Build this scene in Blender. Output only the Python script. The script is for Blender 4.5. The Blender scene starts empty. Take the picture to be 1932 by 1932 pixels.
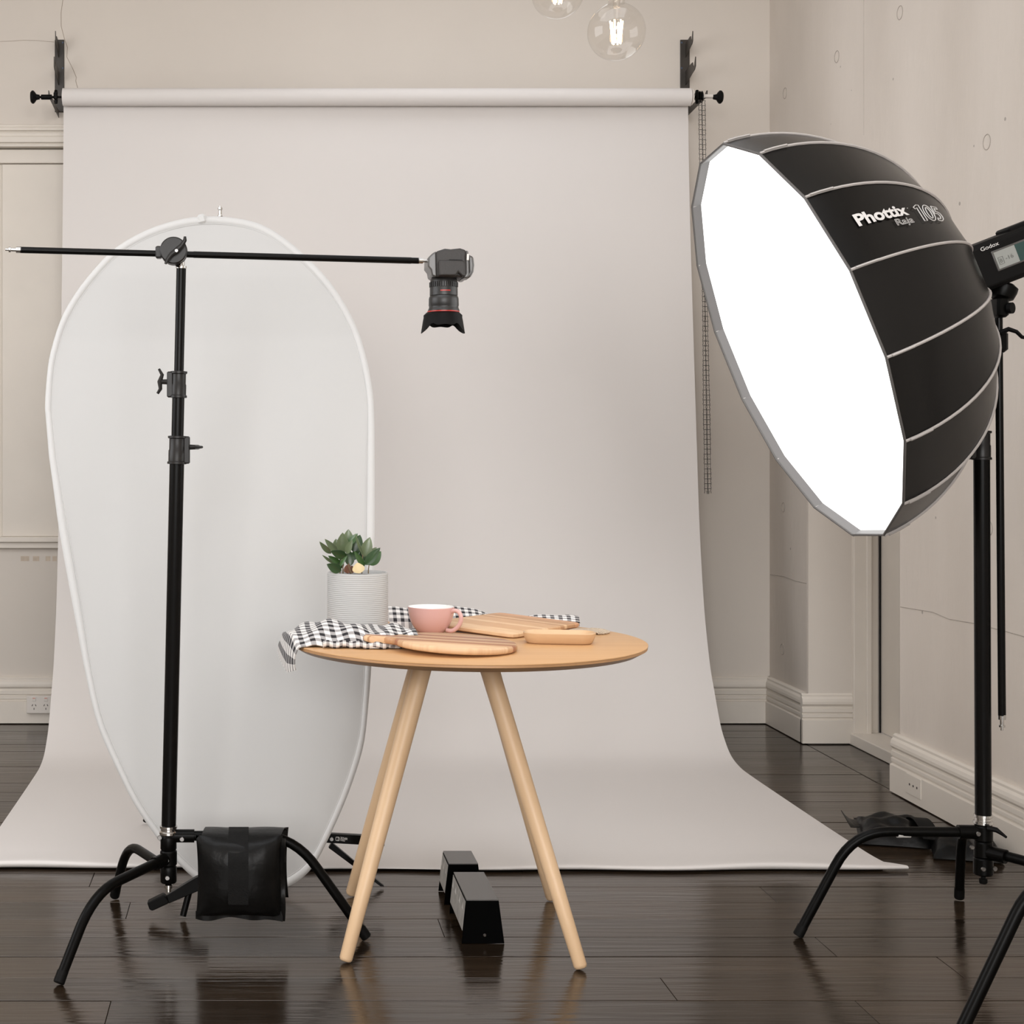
import bpy, bmesh, math, random
from mathutils import Vector, Matrix, Quaternion
random.seed(7)
S = bpy.context.scene
C = S.collection
PI = math.pi
# ------------------------------------------------------------------ camera
H = 1.237; F = 2900.0; CX = 490.0; CY = 848.0
cd = bpy.data.cameras.new('camera'); cam = bpy.data.objects.new('camera', cd); C.objects.link(cam)
cam.location = (0, 0, H); cam.rotation_euler = (PI/2, 0, 0)
cd.sensor_width = 36; cd.lens = F/1932*36
cd.shift_x = (966-CX)/1932; cd.shift_y = -(966-CY)/1932
cd.clip_start = .05
S.camera = cam
S.view_settings.view_transform = 'Standard'; S.view_settings.look = 'None'
S.view_settings.exposure = 0.0; S.view_settings.gamma = 1; S.view_settings.use_curve_mapping = False
# ------------------------------------------------------------------ world and daylight
w = bpy.data.worlds.new('daylight'); S.world = w; w.use_nodes = True
w.node_tree.nodes['Background'].inputs[0].default_value = (.78, .86, 1, 1)
w.node_tree.nodes['Background'].inputs[1].default_value = 1.0
XL, XR, YF, YB, ZC = -2.9, 2.306, -4.0, 6.95, 3.6
def window_light(name, loc, rot, sx, sy, power, col=(1, .985, .97)):
    l = bpy.data.lights.new(name, 'AREA'); l.shape = 'RECTANGLE'; l.size = sx; l.size_y = sy
    l.energy = power; l.color = col
    o = bpy.data.objects.new(name, l); C.objects.link(o); o.location = loc; o.rotation_euler = rot
TOPFILL = (-1.9, 1.5, 1.4, 3.4)                            # unseen ceiling opening added for top light: x0, x1, y0, y1
window_light('added_top_light', ((TOPFILL[0]+TOPFILL[1])/2, (TOPFILL[2]+TOPFILL[3])/2, ZC+.28), (0, 0, 0), TOPFILL[1]-TOPFILL[0], TOPFILL[3]-TOPFILL[2], 55)
TOPFILL2 = (.3, 1.5, 4.9, 6.3)                             # second unseen opening, added to brighten the back right corner
window_light('added_top_light', ((TOPFILL2[0]+TOPFILL2[1])/2, (TOPFILL2[2]+TOPFILL2[3])/2, ZC+.28), (0, 0, 0), TOPFILL2[1]-TOPFILL2[0], TOPFILL2[3]-TOPFILL2[2], 9)
LWIN = (1.8, 4.6, 1.3, 3.3)                            # window in the left wall: y0, y1, z0, z1
window_light('window_daylight', (XL-.16, (LWIN[0]+LWIN[1])/2, (LWIN[2]+LWIN[3])/2), (PI/2, 0, -PI/2), LWIN[1]-LWIN[0]-.1, LWIN[3]-LWIN[2]-.1, 58)
FWIN = [(-1.35, 1.9), (1.15, 1.9)]                      # tall windows behind the camera: x centre, width
for x, wd in FWIN:
    window_light('window_daylight', (x, YF-.16, 2.3), (PI/2, 0, 0), wd-.1, 1.9, 160)
SOFTBOX_L = 2.0
# ------------------------------------------------------------------ helpers
def P(px, py, Y):
    return Vector(((px-CX)*Y/F, Y, H-(py-CY)*Y/F))
def px2(q):
    return (CX+F*q[0]/q[1], CY-F*(q[2]-H)/q[1])
class MB:
    def __init__(s): s.v = []; s.f = []; s.uv = None
    def add(s, vs, fs):
        b = len(s.v); s.v += [Vector(v) for v in vs]; s.f += [tuple(i+b for i in f) for f in fs]; return s
    def box(s, c, d, R=None, ch=0):
        x, y, z = (k/2 for k in d)
        if ch:
            poly = [(-x+ch, -y), (x-ch, -y), (x, -y+ch), (x, y-ch), (x-ch, y), (-x+ch, y), (-x, y-ch), (-x, -y+ch)]
            poly2 = [(px*(x-ch)/x, py*(y-ch)/y) for px, py in poly]
            vs = [(a, b, -z+ch) for a, b in poly]+[(a, b, z-ch) for a, b in poly]+[(a, b, z) for a, b in poly2]+[(a, b, -z) for a, b in poly2]
            n = 8
            fs = [(i, (i+1) % n, n+(i+1) % n, n+i) for i in range(n)]+[(n+i, n+(i+1) % n, 2*n+(i+1) % n, 2*n+i) for i in range(n)]
            fs += [(3*n+i, 3*n+(i+1) % n, (i+1) % n, i) for i in range(n)]+[tuple(range(2*n, 3*n)), tuple(reversed(range(3*n, 4*n)))]
        else:
            vs = [(i*x, j*y, k*z) for i in (-1, 1) for j in (-1, 1) for k in (-1, 1)]
            fs = [(0, 1, 3, 2), (4, 6, 7, 5), (0, 4, 5, 1), (2, 3, 7, 6), (0, 2, 6, 4), (1, 5, 7, 3)]
        c = Vector(c)
        return s.add([c+(R @ Vector(v) if R else Vector(v)) for v in vs], fs)
    def tube(s, pts, r, n=14, cap=True, closed=False, flat=None):
        pts = [Vector(p) for p in pts]; m = len(pts)
        rr = r if isinstance(r, (list, tuple)) else [r]*m
        def tan(i):
            if closed: return (pts[(i+1) % m]-pts[i-1]).normalized()
            a = pts[max(i-1, 0)]; b = pts[min(i+1, m-1)]
            return (b-a).normalized()
        t = tan(0); up = Vector((0, 0, 1)) if abs(t.z) < .9 else Vector((0, 1, 0))
        u = t.cross(up).normalized(); vs = []
        for i in range(m):
            t2 = tan(i); q = t.rotation_difference(t2); u = q @ u; t = t2
            u = (u-t*u.dot(t)).normalized(); w_ = t.cross(u)
            for k in range(n):
                a = 2*PI*k/n
                vs.append(pts[i]+(u*math.cos(a)+w_*math.sin(a)*(flat or 1))*rr[i])
        fs = []
        for i in range(m if closed else m-1):
            j = (i+1) % m
            for k in range(n):
                fs.append((i*n+k, i*n+(k+1) % n, j*n+(k+1) % n, j*n+k))
        if cap and not closed:
            fs.append(tuple(reversed(range(n)))); fs.append(tuple((m-1)*n+k for k in range(n)))
        return s.add(vs, fs)
    def lathe(s, prof, n=32, M=None, closed=False, cap=True):
        vs = []; M = M or Matrix()
        for r, z in prof:
            for k in range(n):
                a = 2*PI*k/n; vs.append(M @ Vector((max(r, 1e-5)*math.cos(a), max(r, 1e-5)*math.sin(a), z)))
        m = len(prof); fs = []
        for i in range(m if closed else m-1):
            j = (i+1) % m
            for k in range(n): fs.append((i*n+k, i*n+(k+1) % n, j*n+(k+1) % n, j*n+k))
        if not closed and cap:
            if prof[0][0] > 1e-4: fs.append(tuple(reversed(range(n))))
            if prof[-1][0] > 1e-4: fs.append(tuple((m-1)*n+k for k in range(n)))
        return s.add(vs, fs)
    def prism(s, poly, A, B, fn):
        n = len(poly)
        vs = [fn(p, A) for p in poly]+[fn(p, B) for p in poly]
        fs = [(i, (i+1) % n, n+(i+1) % n, n+i) for i in range(n)]+[tuple(reversed(range(n))), tuple(range(n, 2*n))]
        return s.add(vs, fs)
    def grid(s, fn, nu, nv):
        b = len(s.v); uvs = s.uv if s.uv is not None else [(0, 0)]*b
        for i in range(nu+1):
            for j in range(nv+1):
                s.v.append(Vector(fn(i/nu, j/nv))); uvs.append((i/nu, j/nv))
        s.uv = uvs
        for i in range(nu):
            for j in range(nv):
                a = b+i*(nv+1)+j
                s.f.append((a, a+nv+1, a+nv+2, a+1))
        return s
    def build(s, name, m, parent=None, smooth=35, bevel=0, solid=0, sub=0, normals=True, seg=2, origin=None):
        o_ = Vector(origin) if origin else Vector()
        me = bpy.data.meshes.new(name); me.from_pydata([tuple(v-o_) for v in s.v], [], s.f); me.update()
        if s.uv is not None:
            uv = s.uv+[(0, 0)]*(len(s.v)-len(s.uv))
            lay = me.uv_layers.new(name='UVMap')
            for l in me.loops: lay.data[l.index].uv = uv[l.vertex_index]
        if normals:
            bm = bmesh.new(); bm.from_mesh(me); bmesh.ops.recalc_face_normals(bm, faces=bm.faces); bm.to_mesh(me); bm.free()
        if smooth:
            me.shade_smooth()
            me.set_sharp_from_angle(angle=math.radians(smooth))
        me.materials.append(m)
        o = bpy.data.objects.new(name, me); C.objects.link(o); o.location = o_
        if parent:
            o.parent = parent; o.matrix_parent_inverse = Matrix.Translation(-ploc(parent))
        if solid:
            d = o.modifiers.new('solid', 'SOLIDIFY'); d.thickness = solid; d.offset = 0
            d = o.modifiers.new('split', 'EDGE_SPLIT'); d.split_angle = math.radians(70); d.use_edge_sharp = False
        if bevel:
            d = o.modifiers.new('bevel', 'BEVEL'); d.width = bevel; d.segments = seg; d.limit_method = 'ANGLE'; d.angle_limit = math.radians(40)
        if sub:
            d = o.modifiers.new('sub', 'SUBSURF'); d.levels = sub; d.render_levels = sub
        return o
LOC = {}
def ploc(o): return LOC.get(o.name, Vector(o.location))
def thing(name, label, cat, loc=(0, 0, 0), group=None):
    o = bpy.data.objects.new(name, None); C.objects.link(o); o.location = loc; o.empty_display_size = .05
    LOC[o.name] = Vector(loc)
    return tag(o, label, cat, group)
def tag(o, label, cat, group=None):
    o['label'] = label; o['category'] = cat
    if group: o['group'] = group
    return o
def struct(o):
    o['kind'] = 'structure'; return o
def textmesh(body, fn, m, name, parent, outline=0, W=None, res=4, bold=0):
    """lettering; fn maps normalised text coordinates (0..1 width, 0..1 cap height) to world points"""
    cu = bpy.data.curves.new('t', 'FONT'); cu.body = body; cu.size = 1; cu.resolution_u = res
    if outline: cu.fill_mode = 'NONE'; cu.bevel_depth = outline; cu.bevel_resolution = 0
    elif bold: cu.offset = bold
    o = bpy.data.objects.new('t', cu); C.objects.link(o)
    dg = bpy.context.evaluated_depsgraph_get(); me = bpy.data.meshes.new_from_object(o.evaluated_get(dg))
    bpy.data.objects.remove(o); bpy.data.curves.remove(cu)
    xs = [v.co.x for v in me.vertices]; x0, x1 = min(xs), max(xs); cap = .73
    mb = MB(); mb.add([fn((v.co.x-x0)/(x1-x0), v.co.y/cap, v.co.z) for v in me.vertices], [tuple(p.vertices) for p in me.polygons])
    bpy.data.meshes.remove(me)
    return mb.build(name, m, parent, smooth=0, normals=False)
# ------------------------------------------------------------------ materials
def lin(r, g, b):
    return tuple(((c/255)/12.92 if c/255 <= .04045 else ((c/255+.055)/1.055)**2.4) for c in (r, g, b))+(1,)
MATS = {}
def mat(name, col, rough=.5, metal=0, spec=.5, var=0, scale=8, bump=0, bscale=60, stretch=(1, 1, 1), col2=None, coat=0, emit=None, estr=0, sheen=0, rvar=0):
    m = bpy.data.materials.new(name); m.use_nodes = True; nt = m.node_tree; b = nt.nodes['Principled BSDF']
    if len(col) == 3: col = (*col, 1)
    b.inputs['Base Color'].default_value = col; b.inputs['Roughness'].default_value = rough
    b.inputs['Metallic'].default_value = metal; b.inputs['Specular IOR Level'].default_value = spec
    if coat: b.inputs['Coat Weight'].default_value = coat; b.inputs['Coat Roughness'].default_value = .08
    if sheen: b.inputs['Sheen Weight'].default_value = sheen
    if emit: b.inputs['Emission Color'].default_value = (*emit[:3], 1); b.inputs['Emission Strength'].default_value = estr
    tc = nt.nodes.new('ShaderNodeTexCoord'); mp = nt.nodes.new('ShaderNodeMapping'); mp.inputs['Scale'].default_value = stretch
    nt.links.new(tc.outputs['Object'], mp.inputs['Vector'])
    if var or col2 or rvar:
        n = nt.nodes.new('ShaderNodeTexNoise'); n.inputs['Scale'].default_value = scale; n.inputs['Detail'].default_value = 6
        nt.links.new(mp.outputs[0], n.inputs['Vector'])
        if var or col2:
            r = nt.nodes.new('ShaderNodeValToRGB'); r.color_ramp.elements[0].position = .3; r.color_ramp.elements[1].position = .7
            c2 = col2 or tuple(c*(1-var) for c in col[:3])+(1,)
            if len(c2) == 3: c2 = (*c2, 1)
            r.color_ramp.elements[0].color = c2; r.color_ramp.elements[1].color = col
            nt.links.new(n.outputs['Fac'], r.inputs['Fac']); nt.links.new(r.outputs['Color'], b.inputs['Base Color'])
        if rvar:
            mr = nt.nodes.new('ShaderNodeMapRange'); mr.inputs['To Min'].default_value = rough-rvar; mr.inputs['To Max'].default_value = rough+rvar
            mr.inputs['From Min'].default_value = .3; mr.inputs['From Max'].default_value = .7
            nt.links.new(n.outputs['Fac'], mr.inputs['Value']); nt.links.new(mr.outputs[0], b.inputs['Roughness'])
    if bump:
        n2 = nt.nodes.new('ShaderNodeTexNoise'); n2.inputs['Scale'].default_value = bscale; n2.inputs['Detail'].default_value = 4
        nt.links.new(mp.outputs[0], n2.inputs['Vector'])
        bp = nt.nodes.new('ShaderNodeBump'); bp.inputs['Strength'].default_value = bump; bp.inputs['Distance'].default_value = .01
        nt.links.new(n2.outputs['Fac'], bp.inputs['Height']); nt.links.new(bp.outputs[0], b.inputs['Normal'])
    MATS[name] = m
    return m
def nodes_of(m): return m.node_tree, m.node_tree.nodes['Principled BSDF']
M_wall = mat('cream_wall_paint', (.70, .64, .575), .75, var=.05, scale=1.6, bump=.03, bscale=25)
M_trim = mat('cream_gloss_trim', (.75, .69, .615), .45, var=.05, scale=5, bump=.02, bscale=20)
M_front = mat('darkened_unseen_wall', (.10, .09, .085), .8)  # unseen wall behind the camera, darkened to weaken low frontal reflections
M_ceil = mat('white_ceiling', (.86, .84, .81), .9)
M_conc = mat('concrete', (.75, .685, .62), .72, col2=(.64, .575, .51), scale=1.7, bump=.16, bscale=35, stretch=(1, 1, .35))
# pits and faint streaks in the concrete
nt, b = nodes_of(M_conc)
tc = nt.nodes.new('ShaderNodeTexCoord'); vo = nt.nodes.new('ShaderNodeTexVoronoi'); vo.inputs['Scale'].default_value = 7
nt.links.new(tc.outputs['Object'], vo.inputs['Vector'])
lt = nt.nodes.new('ShaderNodeMath'); lt.operation = 'LESS_THAN'; lt.inputs[1].default_value = .045
nt.links.new(vo.outputs['Distance'], lt.inputs[0])
n3 = nt.nodes.new('ShaderNodeTexNoise'); n3.inputs['Scale'].default_value = 3; n3.inputs['Detail'].default_value = 8
mp3 = nt.nodes.new('ShaderNodeMapping'); mp3.inputs['Scale'].default_value = (1.5, 1.5, .6); nt.links.new(tc.outputs['Object'], mp3.inputs['Vector']); nt.links.new(mp3.outputs[0], n3.inputs['Vector'])
mx = nt.nodes.new('ShaderNodeMixRGB'); mx.blend_type = 'MULTIPLY'; mx.inputs['Fac'].default_value = .06
src = b.inputs['Base Color'].links[0].from_socket
nt.links.new(src, mx.inputs['Color1']); nt.links.new(n3.outputs['Fac'], mx.inputs['Color2'])
mx2 = nt.nodes.new('ShaderNodeMixRGB'); mx2.inputs['Color2'].default_value = (.2, .17, .15, 1)
ml = nt.nodes.new('ShaderNodeMath'); ml.operation = 'MULTIPLY'; ml.inputs[1].default_value = .6
nt.links.new(lt.outputs[0], ml.inputs[0]); nt.links.new(ml.outputs[0], mx2.inputs['Fac'])
nt.links.new(mx.outputs[0], mx2.inputs['Color1']); nt.links.new(mx2.outputs[0], b.inputs['Base Color'])
M_concd = mat('tie_shade_and_joint', (.44, .39, .34), .8, var=.2, scale=30)  # shade colour of the tie hole rings, also the joint lines
M_floor = mat('dark_stained_boards', (.030, .019, .011), .17, col2=(.014, .009, .0055), scale=2.2, bump=.15, bscale=9, stretch=(.35, 5, 1), spec=.64, rvar=.06)
nt, b = nodes_of(M_floor)
b.inputs['Specular Tint'].default_value = (1, .90, .82, 1)
oi = nt.nodes.new('ShaderNodeObjectInfo'); hs = nt.nodes.new('ShaderNodeHueSaturation')
mr = nt.nodes.new('ShaderNodeMapRange'); mr.inputs['To Min'].default_value = .7; mr.inputs['To Max'].default_value = 1.5
nt.links.new(oi.outputs['Random'], mr.inputs['Value']); nt.links.new(mr.outputs[0], hs.inputs['Value'])
nt.links.new(b.inputs['Base Color'].links[0].from_socket, hs.inputs['Color']); nt.links.new(hs.outputs[0], b.inputs['Base Color'])
M_gap = mat('dark_gap', (.006, .005, .004), .9)
M_paper = mat('white_backdrop_paper', (.69, .655, .63), .82, spec=.2)
M_refl = mat('white_reflector_cloth', (.495, .49, .48), .55, spec=.3, bump=.05, bscale=5, stretch=(3, 1, .8))
M_rimw = mat('white_reflector_binding', (.57, .565, .555), .6)
M_black = mat('black_powder_coat', (.0025, .0023, .002), 0.32, spec=0.09)
M_blackm = mat('black_matte_plastic', (.004, .0037, .0035), 0.55, spec=0.12)
M_grip = mat('dark_grey_cast_metal', (.014, .0125, .0115), .36, spec=.28)
M_pole = mat('black_anodised_tube', (.004, .0036, .0033), .26, spec=.11)
M_chrome = mat('chrome', (.62, .61, .59), .16, metal=1)
M_screw = mat('zinc_screw', (.30, .29, .28), .3, metal=1)
M_vinyl = mat('black_vinyl', (.004, .0038, .0036), .36, bump=.35, bscale=18, spec=.16)
M_strap = mat('black_webbing', (.004, .0038, .0036), .75, spec=.2, bump=.2, bscale=300)
M_nylon = mat('black_nylon', (.003, .0027, .0024), .27, spec=.28, bump=.04, bscale=10)
M_piping = mat('silver_grey_piping', (.42, .39, .37), .5)
M_lip = mat('grey_silver_lip', (.13, .122, .12), .45)
M_rimd = mat('dark_grey_rim_binding', (.10, .094, .09), .6)
M_diff = mat('glowing_white_diffuser', (.9, .9, .9), .8, emit=(.98, 1, .99), estr=SOFTBOX_L)
M_print = mat('pale_grey_print', (.62, .60, .58), .6)
M_ply = mat('birch_edge', (.50, .27, .12), .45, var=.25, scale=6, stretch=(1, 1, 30))
M_leg = mat('pale_beech', (.72, .51, .32), .38, col2=(.64, .43, .25), scale=5, stretch=(1, 1, .15), spec=.4)
M_pot = mat('pale_grey_ceramic', (.44, .435, .425), .55)
nt, b = nodes_of(M_pot)
wv = nt.nodes.new('ShaderNodeTexWave'); wv.bands_direction = 'Z'; wv.inputs['Scale'].default_value = 62; wv.inputs['Distortion'].default_value = 0
tc = nt.nodes.new('ShaderNodeTexCoord'); nt.links.new(tc.outputs['Object'], wv.inputs['Vector'])
bp = nt.nodes.new('ShaderNodeBump'); bp.inputs['Strength'].default_value = .35; bp.inputs['Distance'].default_value = .002
nt.links.new(wv.outputs['Fac'], bp.inputs['Height']); nt.links.new(bp.outputs[0], b.inputs['Normal'])
M_soil = mat('dark_potting_soil', (.02, .014, .01), .9, bump=.8, bscale=90)
M_leafd = mat('deep_green_leaf', (.022, .065, .014), .3, var=.5, scale=25, spec=.55)
M_leafm = mat('green_leaf', (.05, .12, .03), .32, var=.35, scale=25, spec=.55)
M_leafp = mat('grey_green_leaf', (.14, .185, .095), .3, var=.3, scale=30, spec=.6)
M_leafc = mat('cream_leaf', (.72, .58, .33), .5, var=.15, scale=25)
M_leafb = mat('dry_brown_sheath', (.16, .055, .02), .6, var=.4, scale=40)
M_stem = mat('brown_green_stem', (.17, .12, .06), .5)
M_pink = mat('pink_glaze', (.66, .40, .37), .16, spec=.5)
M_cupw = mat('white_glaze', (.86, .85, .83), .15)
M_tray = mat('pale_maple', (.62, .41, .235), .42, col2=(.54, .34, .185), scale=6, stretch=(.3, 4, 4))
M_coast = mat('cream_woven_cotton', (.60, .48, .36), .9, bump=.9, bscale=260)
M_weight = mat('black_painted_steel', (.001, .001, .001), 0.4, spec=0.02)
M_wlab = mat('worn_grey_label', (.42, .40, .37), .55, var=.35, scale=35)
M_wlab2 = mat('pale_label_print', (.62, .6, .57), .6)
M_hook = mat('dark_bronze_steel', (.035, .028, .022), .4, spec=.5)
M_white = mat('white_plastic', (.74, .69, .64), .4)
M_slot = mat('dark_slot', (.05, .035, .03), .6)
M_red = mat('red_ring', (.55, .03, .02), .35)
M_pinksw = mat('pink_rocker_mark', (.70, .38, .32), .5)
M_lensg = mat('lens_rubber', (.013, .012, .0115), .38, spec=.5)
M_camb = mat('camera_body_rubber', (.020, .0165, .0145), .5, spec=.5, bump=.1, bscale=200)
M_camg = mat('camera_side_plate', (.075, .07, .066), .3, spec=.6)
M_lcd = mat('grey_green_lcd', (.30, .31, .29), .12)
M_lcdd = mat('dark_teal_lcd', (.02, .055, .05), .12)
M_ink = mat('lcd_ink', (.12, .12, .11), .5)
M_blind = mat('cream_blind', (.72, .66, .585), .8)
M_cord = mat('white_cord', (.7, .66, .6), .6)
M_fil = mat('glowing_filament', (1, .8, .55), .5, emit=(1, .72, .42), estr=14)
M_crack = mat('hairline_crack', (.36, .29, .23), .9)
M_stain = mat('tan_paint_patch', (.68, .57, .46), .8, var=.2, scale=30)
M_blue = mat('blue_screw_head', (.05, .08, .14), .4)
M_tape = mat('white_tape', (.8, .78, .75), .6)
# glass of the bulbs: clear thin shell
M_glass = bpy.data.materials.new('clear_bulb_glass'); M_glass.use_nodes = True; nt = M_glass.node_tree; nt.nodes.clear()
out = nt.nodes.new('ShaderNodeOutputMaterial'); tr = nt.nodes.new('ShaderNodeBsdfTransparent'); tr.inputs[0].default_value = (.975, .965, .95, 1)
gl = nt.nodes.new('ShaderNodeBsdfGlossy'); gl.inputs['Roughness'].default_value = .02; lw_ = nt.nodes.new('ShaderNodeLayerWeight'); lw_.inputs[0].default_value = .5
pw = nt.nodes.new('ShaderNodeMath'); pw.operation = 'POWER'; pw.inputs[1].default_value = 4; nt.links.new(lw_.outputs['Facing'], pw.inputs[0])
fr = nt.nodes.new('ShaderNodeMath'); fr.operation = 'MULTIPLY_ADD'; fr.inputs[1].default_value = .35; fr.inputs[2].default_value = .045; nt.links.new(pw.outputs[0], fr.inputs[0])
ms = nt.nodes.new('ShaderNodeMixShader'); nt.links.new(fr.outputs[0], ms.inputs[0]); nt.links.new(tr.outputs[0], ms.inputs[1]); nt.links.new(gl.outputs[0], ms.inputs[2]); nt.links.new(ms.outputs[0], out.inputs[0])
# gingham: two woven bands crossing
def gingham(name, nu, nv):
    m = mat(name, (.8, .8, .8), .9, spec=.1, bump=.25, bscale=420); nt, b = nodes_of(m)
    uv = nt.nodes.new('ShaderNodeUVMap'); sx = nt.nodes.new('ShaderNodeSeparateXYZ'); nt.links.new(uv.outputs[0], sx.inputs[0])
    def band(sock, n):
        a = nt.nodes.new('ShaderNodeMath'); a.operation = 'MULTIPLY'; a.inputs[1].default_value = n; nt.links.new(sock, a.inputs[0])
        f_ = nt.nodes.new('ShaderNodeMath'); f_.operation = 'FRACT'; nt.links.new(a.outputs[0], f_.inputs[0])
        g = nt.nodes.new('ShaderNodeMath'); g.operation = 'GREATER_THAN'; g.inputs[1].default_value = .52; nt.links.new(f_.outputs[0], g.inputs[0]); return g.outputs[0]
    ad = nt.nodes.new('ShaderNodeMath'); ad.operation = 'ADD'; nt.links.new(band(sx.outputs[0], nu), ad.inputs[0]); nt.links.new(band(sx.outputs[1], nv), ad.inputs[1])
    dv = nt.nodes.new('ShaderNodeMath'); dv.operation = 'MULTIPLY'; dv.inputs[1].default_value = .5; nt.links.new(ad.outputs[0], dv.inputs[0])
    r = nt.nodes.new('ShaderNodeValToRGB'); r.color_ramp.interpolation = 'CONSTANT'; e = r.color_ramp.elements
    e[0].color = (.76, .73, .70, 1); e[0].position = 0; e[1].color = (.36, .345, .34, 1); e[1].position = .4
    k = e.new(.9); k.color = (.035, .033, .036, 1)
    nt.links.new(dv.outputs[0], r.inputs['Fac']); nt.links.new(r.outputs['Color'], b.inputs['Base Color'])
    return m
M_ging = gingham('black_white_gingham', 14, 13)
M_ging3 = gingham('black_white_gingham_hem', 13, 2.6)
M_ging2 = gingham('black_white_gingham_check', 26, 7)
# striped board: laminated strips across u
def strips(name, stops):
    m = mat(name, (.6, .4, .2), .4, spec=.4); nt, b = nodes_of(m)
    uv = nt.nodes.new('ShaderNodeUVMap'); sx = nt.nodes.new('ShaderNodeSeparateXYZ'); nt.links.new(uv.outputs[0], sx.inputs[0])
    r = nt.nodes.new('ShaderNodeValToRGB'); r.color_ramp.interpolation = 'CONSTANT'; e = r.color_ramp.elements
    for i, (p, c) in enumerate(stops):
        k = e[i] if i < 2 else e.new(p)
        k.position = p; k.color = (*c, 1)
    nt.links.new(sx.outputs[0], r.inputs['Fac'])
    n = nt.nodes.new('ShaderNodeTexNoise'); n.inputs['Scale'].default_value = 4; n.inputs['Detail'].default_value = 6
    mp = nt.nodes.new('ShaderNodeMapping'); mp.inputs['Scale'].default_value = (14, 1.2, 1); nt.links.new(uv.outputs[0], mp.inputs['Vector']); nt.links.new(mp.outputs[0], n.inputs['Vector'])
    x = nt.nodes.new('ShaderNodeMixRGB'); x.blend_type = 'OVERLAY'; x.inputs['Fac'].default_value = .25
    nt.links.new(r.outputs['Color'], x.inputs['Color1']); nt.links.new(n.outputs['Fac'], x.inputs['Color2']); nt.links.new(x.outputs[0], b.inputs['Base Color'])
    return m
TAN, PALE, RED, MID = (.56, .335, .185), (.66, .44, .26), (.36, .155, .08), (.47, .26, .135)
M_bround = strips('striped_acacia', [(0, PALE), (.22, TAN), (.30, RED), (.37, MID), (.44, PALE), (.48, RED), (.56, MID), (.64, PALE), (.68, RED), (.78, TAN), (.9, MID)])
M_brect = strips('striped_acacia_plank', [(0, PALE), (.2, TAN), (.42, PALE), (.5, TAN), (.68, MID), (.74, PALE), (.78, MID), (.9, (.58, .31, .17))])
# table veneer: long soft grain
M_top = mat('honey_veneer', (.60, .35, .165), .36, col2=(.54, .30, .135), scale=4, stretch=(.5, 7, 1), spec=.4)
# ------------------------------------------------------------------ setting: floor
fl = MB().box(((XL+XR)/2, (YF+YB)/2, -.04), (XR-XL+.6, YB-YF+.4, .04)).build('floor', M_gap, smooth=0); struct(fl)
BW = .15; rows = []
k = math.floor((YF-3.449)/BW)
while 3.449+k*BW < YB:
    y0 = 3.449+k*BW; y1 = min(y0+BW, YB); k += 1
    cuts = [XL, XR-.015]
    x = XL+random.uniform(.4, 2.6)
    while x < XR-.5:
        cuts.append(x); x += random.uniform(1.4, 3.2)
    cuts.sort()
    for a, b_ in zip(cuts, cuts[1:]):
        g = random.uniform(.0010, .0020); dz = random.uniform(-.0008, .0004)
        o = MB().box(((a+b_)/2, (y0+y1)/2, -.01+dz), (b_-a-.0016, y1-y0-2*g, .02), ch=.0006).build('floor_board', M_floor, fl, smooth=0)
# threshold planks in the door recess
RD0, RD1 = 5.536, 6.474; XD = 2.489
MB().box((XR+.10, (RD0+RD1)/2, -.011), (.22, RD1-RD0, .02), ch=.0015).build('threshold_plank', M_floor, fl, smooth=0)
# ------------------------------------------------------------------ setting: walls and ceiling
wb = MB().box(((XL+XR)/2+.2, YB+.1, ZC/2), (XR-XL+.8, .2, ZC)).build('wall_back', M_wall, smooth=0); struct(wb)
crk = [(458, 0), (445, 95), (446, 190), (470, 285), (492, 345), (487, 415), (530, 500), (557, 565), (552, 590), (566, 640)]
MB().tube([P(x/3.864, y/3.864, YB-.0005) for x, y in crk], .0011, 4).build('crack', M_crack, wb)
MB().tube([P(x/3.864, y/3.864, YB-.0005) for x, y in [(0, 302), (80, 300), (180, 293), (270, 296), (395, 306)]], .0008, 4).build('crack', M_crack, wb)
for (a, b_) in ((39, 55), (62, 74), (86, 95), (99, 107)):
    c = P((a+b_)/2, 1054, YB-.0004); MB().box(c, ((b_-a)*YB/F, .001, .022)).build('paint_patch', M_stain, wb, smooth=0)
wl = MB()
for y0, y1, z0, z1 in ((YF, LWIN[0], 0, ZC), (LWIN[1], YB, 0, ZC), (LWIN[0], LWIN[1], 0, LWIN[2]), (LWIN[0], LWIN[1], LWIN[3], ZC)):
    wl.box((XL-.1, (y0+y1)/2, (z0+z1)/2), (.2, y1-y0, z1-z0))
struct(wl.build('wall_left', M_wall, smooth=0))
wf = MB(); xs = [XL-.2]
for x, wd in FWIN: xs += [x-wd/2, x+wd/2]
xs.append(XR+.4)
for i in range(0, len(xs), 2): wf.box(((xs[i]+xs[i+1])/2, YF-.1, ZC/2), (xs[i+1]-xs[i], .2, ZC))
for x, wd in FWIN:
    wf.box((x, YF-.1, .65), (wd, .2, 1.3)); wf.box((x, YF-.1, (3.3+ZC)/2), (wd, .2, ZC-3.3))
struct(wf.build('wall_front', M_front, smooth=0))
cl = MB()
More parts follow.
